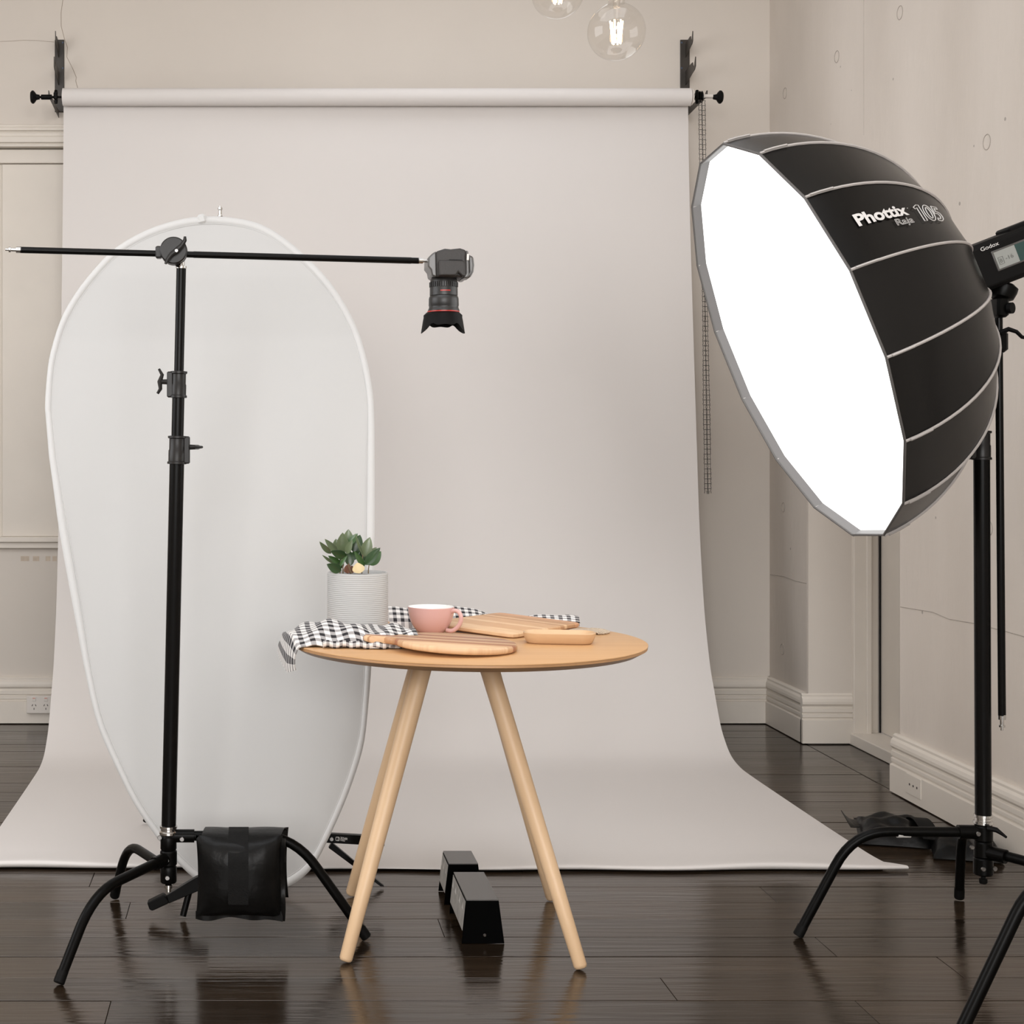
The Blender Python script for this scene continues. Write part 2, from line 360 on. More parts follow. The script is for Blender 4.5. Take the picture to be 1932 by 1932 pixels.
for x0, x1, y0, y1 in ((XL-.4, TOPFILL[0], YF-.3, YB+.3), (TOPFILL[1], XR+.6, YF-.3, YB+.3), (TOPFILL[0], TOPFILL[1], YF-.3, TOPFILL[2]), (TOPFILL[0], TOPFILL[1], TOPFILL[3], TOPFILL2[2]), (TOPFILL[0], TOPFILL[1], TOPFILL2[3], YB+.3), (TOPFILL[0], TOPFILL2[0], TOPFILL2[2], TOPFILL2[3])):
    cl.box(((x0+x1)/2, (y0+y1)/2, ZC+.1), (x1-x0, y1-y0, .2))
struct(cl.build('ceiling', M_ceil, smooth=0))
def sash(name, c, wd, hd, axis):
    m = MB(); t = .05
    def bx(u, z, du, dz):
        m.box((c[0]+u, c[1], c[2]+z) if axis == 'x' else (c[0], c[1]+u, c[2]+z), (du, .04, dz) if axis == 'x' else (.04, du, dz))
    for s_ in (-1, 1): bx(s_*(wd/2-t/2), 0, t, hd); bx(0, s_*(hd/2-t/2), wd-2*t, t)
    bx(0, 0, wd-2*t, t)
    return struct(m.build(name, M_trim, smooth=0))
for i, (x, wd) in enumerate(FWIN): sash('window_%d' % (i+3), (x, YF-.06, 2.3), wd, 2.0, 'x')
sash('window_2', (XL-.06, (LWIN[0]+LWIN[1])/2, (LWIN[2]+LWIN[3])/2), LWIN[1]-LWIN[0], LWIN[3]-LWIN[2], 'y')
# right wall: concrete plane with a door recess
wr = MB(); TH = .46
for y0, y1, z0, z1 in ((YF, RD0, 0, ZC), (RD1, YB, 0, ZC), (RD0, RD1, 2.1, ZC)):
    wr.box((XR+TH/2, (y0+y1)/2, (z0+z1)/2), (TH, y1-y0, z1-z0))
wr = struct(wr.build('wall_right', M_conc, smooth=0))
def onwall(px, py):
    Y = XR*F/(px-CX); return Vector((XR, Y, H-(py-CY)*Y/F))
for x, y, r in ((1698, 24, .026), (1579, 107, .025), (1481, 176, .025), (1862, 268, .026), (1478, 957, .022), (1476, 1225, .025), (1866, 997, .025)):
    p = onwall(x, y); M = Matrix.Translation(p) @ Matrix.Rotation(-PI/2, 4, 'Y')
    MB().lathe([(r, 0), (r*.97, .0014), (r*.90, .0014), (r*.87, 0)], 24, M, cap=False).build('tie_hole', M_concd, wr)  # darker ring colours in the shade at the hole's outline
# shuttering joint lines of the concrete
for pts in ([(1453, 1084), (1480, 1088), (1500, 1096), (1522, 1101)], [(1699, 1145), (1760, 1155), (1790, 1168), (1837, 1176), (1900, 1192), (1932, 1201), (2050, 1229)]):
    q = [onwall(*p) for p in pts]
    for v in q: v.x -= .0004
    MB().tube(q, .0013, 4).build('joint_line', M_concd, wr)
q = [onwall(1630, y) for y in (-60, 255)]
MB().tube(q, .0009, 4).build('joint_line', M_concd, wr)
# painted far reveal of the recess, casing, door, sill
struct(MB().box((XR+.1915/2+.0, RD1-.004, 1.05), (.19, .012, 2.1)).build('trim_1', M_wall, smooth=0))
cas = MB(); CZ = 2.09
cas.box(((XD+2.60)/2, RD1+.02, CZ/2), (2.60-XD, .08, CZ)); cas.box((XD+.035, RD1-.025, CZ/2), (.07, .02, CZ)); cas.box((XD+.062, RD1-.034, CZ/2), (.022, .02, CZ))
struct(cas.build('trim_2', M_trim, smooth=0, bevel=.004))
struct(MB().box((2.6035, RD1-.024, 1.0), (.004, .008, 2.0)).build('door_gap_shade', M_gap, smooth=0))  # dark strip standing in for the shaded gap beside the door
d1 = struct(MB().box((2.630, (RD0+RD1)/2-.005, 1.05), (.045, RD1-RD0-.03, 2.0)).build('door_1', M_trim, smooth=0, bevel=.003))
for z0, z1 in ((.25, .95), (1.1, 1.95)):
    MB().box((2.606, (RD0+RD1)/2-.05, (z0+z1)/2), (.008, .6, z1-z0)).build('door_panel', M_trim, d1, bevel=.004)
struct(MB().box((2.545, (RD0+RD1)/2, .024), (.14, RD1-RD0-.012, .048)).build('trim_3', M_trim, smooth=0, bevel=.004))
struct(MB().box((2.71, (RD0+RD1)/2, 1.05), (.02, RD1-RD0+.02, 2.12)).build('wall_recess', M_gap, smooth=0))
# baseboards
BP = [(0, .212), (.010, .212), (.017, .206), (.017, .198), (.024, .190), (.027, .178), (.027, .168), (.019, .158), (.019, .152), (.024, .150), (.024, .134), (.019, .131), (.019, .127), (.025, .124), (.025, .113), (.020, .110), (.020, .105), (.029, .101), (.029, .004), (0, .004)]
def base(name, a, b_, nrm):
    nrm = Vector(nrm)
    fn = lambda p, e: Vector(e)+nrm*p[0]+Vector((0, 0, p[1]))
    o = MB().prism(BP, a, b_, fn).build(name, M_trim, smooth=0)
    return struct(o)
base('baseboard_back', (XL, YB, 0), (XR, YB, 0), (0, -1, 0))
base('baseboard_right_far', (XR, YB, 0), (XR, RD1-.010, 0), (-1, 0, 0))
base('baseboard_recess', (XR-.029, RD1, 0), (XD, RD1, 0), (0, -1, 0))
br = base('baseboard_right', (XR, RD0+.02, 0), (XR, YF, 0), (-1, 0, 0))
# blind window at the left with moulded head and sill
w1 = thing('window_1', 'x', 'x'); del w1['label']; del w1['category']; struct(w1)
def hband(name, py0, py1, depth, m=M_trim, x0=XL, x1=-.4):
    z0 = H-(py1-CY)*YB/F; z1 = H-(py0-CY)*YB/F
    return MB().box(((x0+x1)/2, YB-depth/2, (z0+z1)/2), (x1-x0, depth, z1-z0)).build(name, m, w1, smooth=0, bevel=min(.004, depth*.4))
for a, b_, dp in ((237, 243, .03), (243, 250, .042), (250, 254, .036), (254, 262, .05), (262, 274, .062), (274, 277, .056), (277, 282, .066)): hband('head_moulding', a, b_, dp)
hband('head_fascia', 284, 310, .028)
jx = P(5, 0, YB).x
z0 = H-(1012-CY)*YB/F; z1 = H-(311-CY)*YB/F
MB().box(((jx-.4)/2, YB-.009, (z0+z1)/2), (-.4-jx, .018, z1-z0)).build('casing', M_trim, w1, smooth=0, bevel=.003)
MB().box(((XL+jx)/2, YB-.003, (z0+z1)/2), (jx-XL-.004, .006, z1-z0)).build('blind', M_blind, w1, smooth=0)
hband('sill', 1012, 1022, .05); hband('sill_apron', 1022, 1034, .03)
# ------------------------------------------------------------------ outlets
def outlet(name, label, c, nrm, wd, hd, dp, screws=False):
    nrm = Vector(nrm); side = Vector((0, 0, 1)).cross(nrm)*-1
    side = Vector((1, 0, 0)) if abs(nrm.y) > .5 else Vector((0, -1, 0))
    R = Matrix((side, -nrm, Vector((0, 0, 1)))).transposed()
    c = Vector(c); t = thing(name, label, 'power outlet', c)
    MB().box(c+nrm*dp/2, (wd, dp, hd), R).build('plate', M_white if not screws else M_trim, t, smooth=0, bevel=.003)
    if screws:
        for u in (-.03, 0, .03): MB().lathe([(.0045, 0), (.004, .001), (0, .001)], 10, Matrix.Translation(c+side*u+nrm*dp) @ R.to_4x4() @ Matrix.Rotation(PI/2, 4, 'X')).build('screw_hole', M_slot, t)
        return
    for s_ in (-1, 1):
        sc = c+side*s_*.0255*wd/.117+nrm*dp
        MB().box(sc+Vector((0, 0, .025)), (.018, .004, .018), R).build('rocker_switch', M_white, t, bevel=.0015)
        MB().box(sc+Vector((0, 0, .030))+nrm*.0022, (.012, .001, .005), R).build('rocker_mark', M_pinksw, t, smooth=0)
        for u, z, a in ((-.0075, -.002, .45), (.0075, -.002, -.45), (0, -.018, 0)):
            MB().box(sc+side*u+Vector((0, 0, z)), (.003, .0015, .009), R @ Matrix.Rotation(a, 3, 'Y')).build('socket_slot', M_slot, t, smooth=0)
zc = P(76, 1329, YB-.04)
outlet('power_outlet', 'pale double power point with switches above the left baseboard', (zc.x, YB-.0295, zc.z), (0, -1, 0), .122, .078, .022)
p = onwall(1708, 1470); outlet('blank_outlet_plate', 'cream blanked plate with three screw holes on the right baseboard', (XR-.0285, 5.35, .065), (-1, 0, 0), .12, .07, .003, True)
# ------------------------------------------------------------------ paper backdrop
YR = 6.60; xl, xr = -.847, 1.850; zr = 2.750; rr = .0375
bd = thing('paper_backdrop', 'wide roll of white paper hung on wall brackets and swept onto floor', 'backdrop', ((xl+xr)/2, YR, zr))
MB().lathe([(0, 0), (.026, 0), (.026, .002), (rr, .002), (rr, xr-xl-.002), (.026, xr-xl-.002), (.026, xr-xl), (0, xr-xl)], 40, Matrix.Translation((xl, YR, zr)) @ Matrix.Rotation(PI/2, 4, 'Y')).build('roll', M_paper, bd)
prof = [(YR+rr+.0008, zr), (YR+rr, 2.70), (6.628, 2.5), (6.605, 2.2), (6.565, 1.8), (6.512, 1.3), (6.465, .9), (6.40, .58), (6.32, .36), (6.26, .26), (6.175, .135), (6.105, .074), (6.03, .034), (5.93, .014), (5.80, .008), (5.4, .006), (5.0, .006), (4.76, .008), (4.66, .010), (4.59, .014), (4.54, .018), (4.515, .0190), (4.507, .0172), (4.504, .0135), (4.507, .009), (4.514, .006)]
def cat(pts, n):
    q = []
    for i in range(len(pts)-1):
        p0 = pts[max(i-1, 0)]; p1 = pts[i]; p2 = pts[i+1]; p3 = pts[min(i+2, len(pts)-1)]
        for k in range(n):
            t = k/n
            q.append(tuple(.5*(2*b_+(c-a)*t+(2*a-5*b_+4*c-d)*t*t+(3*b_-a-3*c+d)*t**3) for a, b_, c, d in zip(p0, p1, p2, p3)))
    q.append(tuple(pts[-1])); return q
pr = cat(prof, 4); N = len(pr)-1
def sheet(u, v):
    i = min(int(round(v*N)), N); y, z = pr[i]; x = xl+(xr-xl)*u
    fr_ = max(0, (v-.80)/.20)
    if z < .05 and y < 4.9:
        k = (4.9-y)/.4
        z = .006+(z-.006)*(1+.35*math.sin(u*9+.6)+.25*math.sin(u*23))*(.75+.5*abs(u-.45)) if y < 4.78 else z
        y += .014*math.sin(u*5.2+1)*k+.006*math.sin(u*31)*k
        if u > .93 and y < 4.56: x += (u-.93)/.07*.05*min(1, (4.56-y)/.05)
    if .03 < z < 2.6: y += .004*math.sin(u*6)*math.sin(z*2)
    return (x, y, max(z, .004))
MB().grid(sheet, 60, N).build('sheet', M_paper, bd, smooth=80, solid=.0012)
# wall brackets: slotted plates with three hooks
def bracket(name, label, px, side):
    X = (px-CX)*6.94/F; t = thing(name, label, 'wall bracket', (X, YB, 2.76))
    MB().box((X, YB-.003, 2.925), (.043, .006, .328)).build('plate', M_hook, t, bevel=.003)
    for zt, L, hh in ((3.045, .115, .05), (2.92, .16, .05), (2.755, .335, .026)):
        poly = [(0, -hh*.75), (0, hh*.45), (L*.55, hh*.75), (L*.70, hh*.75), (L*.78, hh*.28), (L*.86, hh*.34), (L*.97, hh*1.05), (L, hh*1.0), (L, hh*.2), (L*.9, -hh*.05), (L*.6, -hh*.25)]
        MB().prism(poly, -.0015, .0015, lambda p, e: Vector((X+side*.003+e, YB-.006-p[0], zt+p[1]))).build('hook', M_hook, t, smooth=0)
    for z in (3.075, 2.96, 2.80):
        for s_ in (-1, 1):
            MB().lathe([(.0042, 0), (.0035, .0018), (0, .0022)], 10, Matrix.Translation((X+s_*.015, YB-.006, z)) @ Matrix.Rotation(PI/2, 4, 'X')).build('screw', M_blue if s_*side < 0 else M_hook, t)
bracket('backdrop_bracket', 'dark steel triple-hook bracket at left end of paper roll', 112, -1)
bracket('backdrop_bracket', 'dark steel triple-hook bracket at right end of paper roll', 1293, 1)
def xlathe(prof, x, y, z, sgn):
    return MB().lathe(prof, 24, Matrix.Translation((x, y, z)) @ Matrix.Rotation(sgn*PI/2, 4, 'Y'))
def expander(name, label, x, sgn, white):
    t = thing(name, label, 'roll holder', (x, YR, zr))
    xlathe([(.005, -.01), (.005, .10), (0, .10)], x, YR, zr, sgn).build('shaft', M_black, t)
    xlathe([(.010, .045), (.011, .047), (.011, .090), (.0095, .092), (0, .092)] if not white else [(.0085, .03), (.0085, .095), (0, .095)], x, YR, zr+(.004 if white else 0), sgn).build('collar', M_white if white else M_black, t)
    xlathe([(.010, .098), (.011, .104), (.013, .112), (.022, .118), (.028, .124), (.028, .130), (.022, .136), (0, .136)], x, YR, zr, sgn).build('knob', M_blackm, t)
    m = MB().box((x+sgn*.028, YR, zr+.004), (.018, .026, .034), ch=.004)
    m.tube([(x+sgn*.028, YR, zr+.02), (x+sgn*.028, YR, zr+.03)], [.009, .006], 10); m.tube([(x+sgn*.028, YR, zr-.014), (x+sgn*.028, YR, zr-.03)], [.009, .006], 10)
    m.build('clamp_screw', M_black, t)
    if white:
        xlathe([(.02, .0), (.034, .002), (.034, .007), (.012, .009), (.012, .014), (0, .014)], x, YR, zr, sgn).build('end_cap', M_white, t)
        xlathe([(.024, .036), (.026, .038), (.022, .043), (.026, .048), (.024, .05), (0, .05)], x, YR, zr, sgn).build('chain_wheel', M_black, t)
expander('roll_expander', 'black expander with round knob in left end of paper roll', xl, -1, False)
expander('roll_expander', 'white chain-driven expander with black knob in right roll end', xr, 1, True)
# chain loop: two strands of wire links
ch = thing('backdrop_chain', 'long loop of small dark wire links beside the paper backdrop', 'chain', (xr+.042, YR, zr-.02))
lw, lh = .0145, .021
lk = None
def link_mesh():
    m = MB()
    pts = [(-.40*lw, 0, 0), (-.5*lw, 0, -.15*lh), (-.36*lw, 0, -.32*lh), (-.36*lw, 0, -.62*lh), (-.5*lw, 0, -.85*lh), (-.42*lw, 0, -lh)]
    m.tube(pts, .0012, 4); m.tube([(-p[0], 0, p[2]) for p in pts], .0012, 4); m.tube([(-.45*lw, 0, -.05*lh), (.45*lw, 0, -.05*lh)], .0012, 4)
    return m
zt, zb = zr-.02, P(0, 931, YR).z; n = int((zt-zb)/lh)
for s_ in (-1, 1):
    for i in range(n):
        f_ = i/n
        sep = (.0085 if f_ < .3 else .0085-.0035*math.sin(min(1, (f_-.3)/.45)*PI)*.9)
        x = xr+.040+f_*.020+s_*sep; y = YR-.03-.02*f_+s_*.004; z = zt-i*lh
        if lk is None: lk = link_mesh().build('link', M_hook, ch); me = lk.data
        else:
            o = bpy.data.objects.new('link', me); C.objects.link(o); o.parent = ch; o.matrix_parent_inverse = Matrix.Translation(-ploc(ch)); lk = o
        lk.location = (x, y, z); lk.rotation_euler = (0, .0, random.uniform(-.35, .35))
MB().tube([(xr+.060-.006, YR-.05, zb+.012), (xr+.060-.004, YR-.05, zb), (xr+.060+.004, YR-.05, zb), (xr+.060+.006, YR-.05, zb+.012)], .001, 5).build('bottom_link', M_hook, ch)
# ------------------------------------------------------------------ pendant bulbs
def bulb(label, px, py, Y, r):
    c = P(px, py, Y); t = thing('pendant_bulb', label, 'light bulb', (c.x, c.y, ZC), 'globe filament bulbs hanging from the ceiling')
    pf = []
    for i in range(25):
        a = -PI/2+i/24*(PI*.86)
        pf.append((r*math.cos(a), r*math.sin(a)))
    pf = pf[:-1]+[(.30*r, .98*r), (.27*r, 1.12*r), (.26*r, 1.3*r)]
    m = MB().lathe(pf, 48, Matrix.Translation(c)); m.f = [f for f in m.f if len(f) == 4]
    m.build('glass_globe', M_glass, t, smooth=80)
    for k in range(6):
        a = k*PI/3; q = Vector((math.cos(a), math.sin(a), 0))
        MB().tube([c+q*.22*r+Vector((0, 0, .38*r)), c+q*.14*r+Vector((0, 0, -.42*r))], .0016, 6).build('filament', M_fil, t)
    MB().tube([c+Vector((0, 0, 1.25*r)), c+Vector((0, 0, .6*r)), c+Vector((0, 0, .42*r))], [.009, .006, .004], 10).build('glass_stem', M_glass, t)
    MB().lathe([(.024*r/.0625, 1.28*r), (.026*r/.0625, 1.3*r), (.026*r/.0625, 1.75*r), (.012, 1.95*r), (0, 1.95*r)], 24, Matrix.Translation(c)).build('socket', M_hook, t)
    MB().tube([c+Vector((0, 0, 1.9*r)), (c.x, c.y, ZC)], .003, 8).build('cord', M_cord, t)
bulb('clear globe filament bulb glowing fully in view near top edge', 1163, 60, 3.36, .0625)
bulb('clear globe filament bulb cut off by the top edge', 1052, -14, 3.70, .0625)
# ------------------------------------------------------------------ oval reflector
REF = [(85, 771), (89, 706), (96, 663), (114, 605), (140, 557), (176, 510), (219, 467), (277, 434), (332, 416), (375, 409), (422, 409), (477, 418), (520, 438), (567, 474), (611, 518), (643, 561), (672, 615), (690, 670), (701, 724), (706, 779), (707, 887), (707, 980), (706, 1068), (704, 1160), (701, 1250), (695, 1330), (687, 1400), (672, 1455), (648, 1520), (615, 1592), (590, 1636), (560, 1664), (525, 1679), (480, 1684), (435, 1681), (395, 1672), (365, 1656), (330, 1622), (292, 1575), (252, 1515), (215, 1440), (185, 1370), (164, 1285), (145, 1185), (125, 1076), (111, 996), (100, 916), (89, 833)]
def refp(px, py):
    Y = (4.275+.25*H)/(1+.25*(py-CY)/F); return P(px, py, Y)
n = len(REF); loop = cat([REF[-1]]+REF+[REF[0]], 3)[3:-3]
loop = [refp(*p) for p in loop[:-1]]
cen = refp(400, 980)
rl = thing('oval_reflector', 'large white oval reflector leaning upright behind the boom stand', 'reflector', (refp(480, 1684)))
def binding(u, v):
    i = int(round(u*len(loop))) % len(loop); p = loop[i]; q = cen+(p-cen)*(1-.024/(p-cen).length)
    nr = Vector((0, -1, .25)).normalized()
    return p*(1-v)+q*v+nr*(.006*math.sin(PI*v)**.6+.0005)
MB().grid(binding, len(loop), 6).build('rim', M_rimw, rl, smooth=80)
m = MB(); K = len(loop); R_ = 9
nrm_r = Vector((0, -1, .25)).normalized()
for j in range(R_):
    s_ = (j+1)/R_*.985
    for p in loop:
        q = cen+(p-cen)*s_
        m.v.append(q+nrm_r*(.010*(1-s_**2)*math.sin(q.x*5+q.z*3)+.004*math.sin(q.x*17-q.z*6)*(1-s_**4)))
m.v.append(Vector(cen)); ci = len(m.v)-1
for j in range(R_-1):
    for k in range(K): m.f.append((j*K+k, j*K+(k+1) % K, (j+1)*K+(k+1) % K, (j+1)*K+k))
for k in range(K): m.f.append((ci, (k+1) % K, k))
m.build('cloth', M_refl, rl, smooth=80, solid=.0015)
inner = [cen+(p-cen)*(1-.0255/(p-cen).length)+nrm_r*.001 for p in loop]
MB().tube(inner, .0012, 5, closed=True).build('seam', M_rimw, rl)
a = refp(381, 414); kn = MB().box(a+Vector((0, -.004, 0)), (.030, .018, .032), Matrix.Rotation(-.25, 3, 'Y'), ch=.008)
kn.build('rim_wrap', M_rimw, rl, bevel=.004)
# light stand behind the reflector
sx, sy = -.127, 4.93; st = P(415, 388, sy).z
ls = thing('reflector_stand', 'light stand hidden behind the white reflector with silver spigot on top', 'light stand', (sx, sy, .007))
MB().lathe([(.0075, 0), (.0075, .006), (.0055, .008), (.0055, .022), (.0075, .024), (.0075, .03), (.003, .031), (.003, .036), (0, .037)], 16, Matrix.Translation((sx, sy, st-.037))).build('spigot', M_chrome, ls)
MB().tube([(sx, sy, .09), (sx, sy, st-.036)], .012, 14).build('pole', M_pole, ls)
for a in (PI-.42, -.5, PI/2+.1):
    q = Vector((math.cos(a), math.sin(a), 0)); b0 = Vector((sx, sy, 0))
    MB().tube([b0+q*.015+Vector((0, 0, .62)), b0+q*.27+Vector((0, 0, .017))], .0105, 10).build('leg', M_black, ls)
# ------------------------------------------------------------------ boom stand and light stands
def wing_knob(m, c, d, up, L=.03):
    """wing handle: stub along d, two curved wings along up"""
    d = Vector(d).normalized(); up = Vector(up).normalized(); c = Vector(c)
    m.tube([c, c+d*.018], [.007, .006], 10)
    m.tube([c+d*.012-up*L*1.0+d*.010, c+d*.016-up*L*.6, c+d*.020, c+d*.016+up*L*.6, c+d*.026+up*L*1.1], [.0045, .006, .008, .006, .004], 10, flat=.8)
    return m
def arc_leg(a, k, b_, nb=8, bl=.28):
    """hub end a, bend point k, foot b"""
    a, k, b_ = Vector(a), Vector(k), Vector(b_); r1 = min(.09, (k-a).length*.6); p0 = k+(a-k).normalized()*r1; p2 = k+(b_-k).normalized()*min(.10, (b_-k).length*.5)
    pts = [a]
    for i in range(nb+1):
        t = i/nb; pts.append(p0*(1-t)**2+k*2*t*(1-t)+p2*t*t)
    return pts+[b_]
def cut_foot(pts, r):
    return pts
def leg(t, a, k, foot, r=.0125):
    pts = arc_leg(a, k, foot)
    d = (pts[-1]-pts[-2]).normalized()
    pts[-1] = Vector((foot[0], foot[1], r*1.0*math.sqrt(max(0, 1-d.z**2))+.0004)); e = pts[-1]
    lg = MB().tube(pts, r, 16).build('leg', M_black, t)
    MB().tube([e-d*.028, e-d*.002, e], [r*1.06, r*1.08, r*.95], 16).build('foot_cap', M_blackm, lg)
def screw(t, p, d=(0, -1, 0)):
    q = Vector((0, 0, 1)).rotation_difference(Vector(d)).to_matrix().to_4x4()
    MB().lathe([(.0062, 0), (.0062, .002), (.005, .004), (.0025, .004), (.0025, .003), (0, .003)], 12, Matrix.Translation(p) @ q).build('screw', M_screw, t)
def collar(t, p, ax, r, h, kside=None, kup=(0, 0, 1)):
    q = Vector((0, 0, 1)).rotation_difference(ax).to_matrix().to_4x4(); Mx = Matrix.Translation(p) @ q
    cl = MB().lathe([(r*.9, 0), (r*1.14, .001), (r*1.14, .006), (r*1.02, .008), (r*1.02, h*.48), (r*.95, h*.52), (r*.95, h-.008), (r*1.12, h-.006), (r*1.12, h-.001), (r*.85, h)], 28, Mx).build('collar', M_grip, t)
    if kside:
        ks = Vector(kside); c = p+ax*h*.6+ks*r*1.25
        MB().box(p+ax*h*.5+ks*r*1.12, (.016, .022, h*.96), ch=.003).build('clamp_lug', M_grip, t)
        wing_knob(MB(), c+ks*.004, ks, kup).build('wing_knob', M_grip, t)
    return cl
# --- left boom stand
SY = 3.87
def SP(px, py): return P(px, py, SY)
bs = thing('boom_stand', 'tall black stand on turtle base at left carrying the boom', 'light stand', (SP(318, 1600).x, SY, 0))
b0, b1 = SP(318.5, 1552), SP(342, 505); ax = (b1-b0).normalized()
def along(py):
    t = (py-1552)/(505-1552); return b0+(b1-b0)*t
MB().tube([along(1562), along(874)], .0185, 24).build('lower_tube', M_pole, bs)
MB().tube([along(880), along(748)], .0155, 24).build('middle_tube', M_pole, bs)
MB().tube([along(760), along(506)], .0122, 24).build('upper_tube', M_pole, bs)
collar(bs, along(876), ax, .0215, .072, (1, 0, 0), (.2, -1, 0))
collar(bs, along(751), ax, .0190, .068, (-1, 0, 0), (.12, 0, 1))
MB().lathe([(.0125, 0), (.0135, .001), (.0135, .006), (.0085, .007), (.0085, .024), (0, .024)], 20, Matrix.Translation(along(507))).build('top_spigot', M_chrome, bs)
hb = SP(318, 1600); hx = hb.x
MB().lathe([(.021, 0), (.0235, .003), (.0235, .008), (.020, .011), (.020, .016), (.0225, .018), (.0225, .023), (.0185, .024)], 28, Matrix.Translation((hx, SY, SP(0, 1575).z))).build('chrome_collar', M_chrome, bs)
def hub(t, x, y, ztop, h, stages):
    for i, (za, zb_, r) in enumerate(stages):
        MB().lathe([(r*.9, zb_), (r, zb_+.003), (r, za-.003), (r*.9, za)], 24, Matrix.Translation((x, y, 0))).build('leg_hub', M_black, t)
hub(bs, hx, SY, 0, 0, [(SP(0, 1577).z, SP(0, 1603).z, .0205), (SP(0, 1604).z, SP(0, 1632).z, .0215), (SP(0, 1633).z, SP(0, 1665).z, .0205)])
MB().lathe([(.007, 0), (.007, .008), (.010, .009), (.010, .017), (.006, .02), (.006, .024)], 14, Matrix.Translation((hx, SY, SP(0, 1682).z))).build('bottom_bolt', M_chrome, bs)
def sleeve(t, a, d, r=.0165, L=.055):
    d = Vector(d).normalized(); MB().tube([a, a+d*L], r, 16).build('leg_sleeve', M_black, t)
zA, zB, zC_ = SP(0, 1577).z, SP(0, 1618).z, SP(0, 1640).z
leg(bs, (hx+.02, SY, zA), (P(556, 1577, 3.87).x, 3.87, zA+.001), (P(692, 1772, 3.872).x, 3.872, 0))
sleeve(bs, Vector((hx, SY, zA)), (1, 0, 0), L=.065)
leg(bs, (hx-.01, SY-.015, zB), (-.395, 3.635, .188), (-.4635, 3.542, 0))
sleeve(bs, Vector((hx, SY, zB)), (-.5, -.7, -.06))
leg(bs, (hx-.01, SY+.02, zC_), (-.358, 4.15, .176), (-.400, 4.235, 0))
sleeve(bs, Vector((hx, SY, zC_)), (-.42, .85, .15))
for p in (SP(302, 1578)+Vector((0, -.012, 0)), SP(344, 1580)+Vector((0, -.017, 0)), SP(316, 1619)+Vector((0, -.022, 0)), SP(317, 1652)+Vector((0, -.021, 0))): screw(bs, p)
# --- boom arm with grip head
ba = thing('camera_boom', 'black horizontal boom pole with grip head holding the overhead camera', 'boom arm', along(495))
e0, e1 = P(38, 471.5, 3.80), P(790, 492, 3.96)
bd_ = (e1-e0).normalized()
MB().tube([e0, e1], .0079, 18).build('boom_tube', M_pole, ba)
MB().tube([e0+(e1-e0)*.425, e1-(e1-e0)*.02], .0084, 18).build('boom_outer_tube', M_pole, ba)
def tip(e, d, name):
    q = Vector((0, 0, 1)).rotation_difference(d).to_matrix().to_4x4()
    MB().lathe([(.0079, -.002), (.0079, .010), (.0045, .011), (.0045, .022), (.0066, .023), (.0066, .028), (.0032, .029), (.0032, .036), (0, .037)], 16, Matrix.Translation(e) @ q).build(name, M_chrome, ba)
tip(e0, -bd_, 'rear_stud'); tip(e1, bd_, 'front_stud')
pv = P(328, 474, 3.845); q = Matrix.Rotation(PI/2, 4, 'X')
MB().lathe([(0, -.024), (.030, -.024), (.034, -.020), (.034, -.004), (.0315, -.002), (.0315, .002), (.034, .004), (.034, .018), (.031, .021), (.016, .021), (.016, .023), (0, .023)], 36, Matrix.Translation(pv) @ q).build('grip_disc', M_grip, ba)
MB().box(pv+Vector((-.038, .01, -.002)), (.016, .03, .030), ch=.003).build('boom_clamp', M_grip, ba)
MB().tube([pv+Vector((.010, .012, -.03)), along(503)], .0085, 12).build('stud_receiver', M_chrome, ba)
hp = [(349, 446), (349, 453), (343, 463), (333, 473), (323, 480), (316, 489), (312, 498)]
MB().tube([P(x, y, 3.814+abs(i-3)*-.002) for i, (x, y) in enumerate(hp)], [.003, .0048, .0058, .0075, .0058, .0048, .003], 10, flat=.7).build('ratchet_handle', M_grip, ba)
MB().lathe([(.0042, 0), (.0038, .003), (.003, .003), (.003, .002), (0, .002)], 16, Matrix.Translation(P(333, 473, 3.810)) @ q).build('handle_bolt', M_screw, ba)
# --- sandbag on the base leg
def pouch(c, wx, hz, th, name, t, m_, seed=0, tilt=0):
    rnd = random.Random(seed)
    ph = [rnd.uniform(0, 6) for _ in range(6)]
    m = MB()
    for sgn in (-1, 1):
        def fn(u, v, sgn=sgn):
            a = 2*u-1; b_ = 2*v-1
            bul = ((1-abs(a)**2.6)*(1-abs(b_)**2.8))**.6
            x = a*wx/2*(1-.035*(1-abs(a))*0-.05*(1-b_*b_)*abs(a)); z = b_*hz/2*(1-.05*(1-a*a)*abs(b_))
            wr_ = .004*math.sin(a*7+ph[0]+b_*2)*math.exp(-((1-abs(b_))*4))+.003*math.sin(a*13*(1+.3*b_)+ph[1])*max(0, b_-.1)*abs(a)
            y = sgn*(th/2*bul+wr_*bul**.3)
            return Vector(c)+Vector((x, y, z))
        m.grid(fn, 26, 22)
    return m.build(name, m_, t, smooth=70)
sb = thing('sandbag', 'shiny black saddle sandbag hanging over the boom stand leg', 'sandbag', SP(455, 1728))
cz = SP(0, 1641).z; cxb = SP(452, 0).x
pouch((cxb, SY-.052, cz-.002), .216, .204, .085, 'front_pouch', sb, M_vinyl, 1)
pouch((cxb+.022, SY+.055, cz+.004), .205, .18, .07, 'rear_pouch', sb, M_vinyl, 2)
m = MB()
def saddle(u, v):
    x = cxb+(u-.5)*.20*(.97+.05*v)+.02*v; a = v*PI
    return (x, SY-.052*math.cos(a), SP(0, 1578).z+.0165*math.sin(a)**.7+.0012*math.sin(u*9+1))
m.grid(saddle, 20, 10).build('saddle_top', M_vinyl, sb, solid=.003)
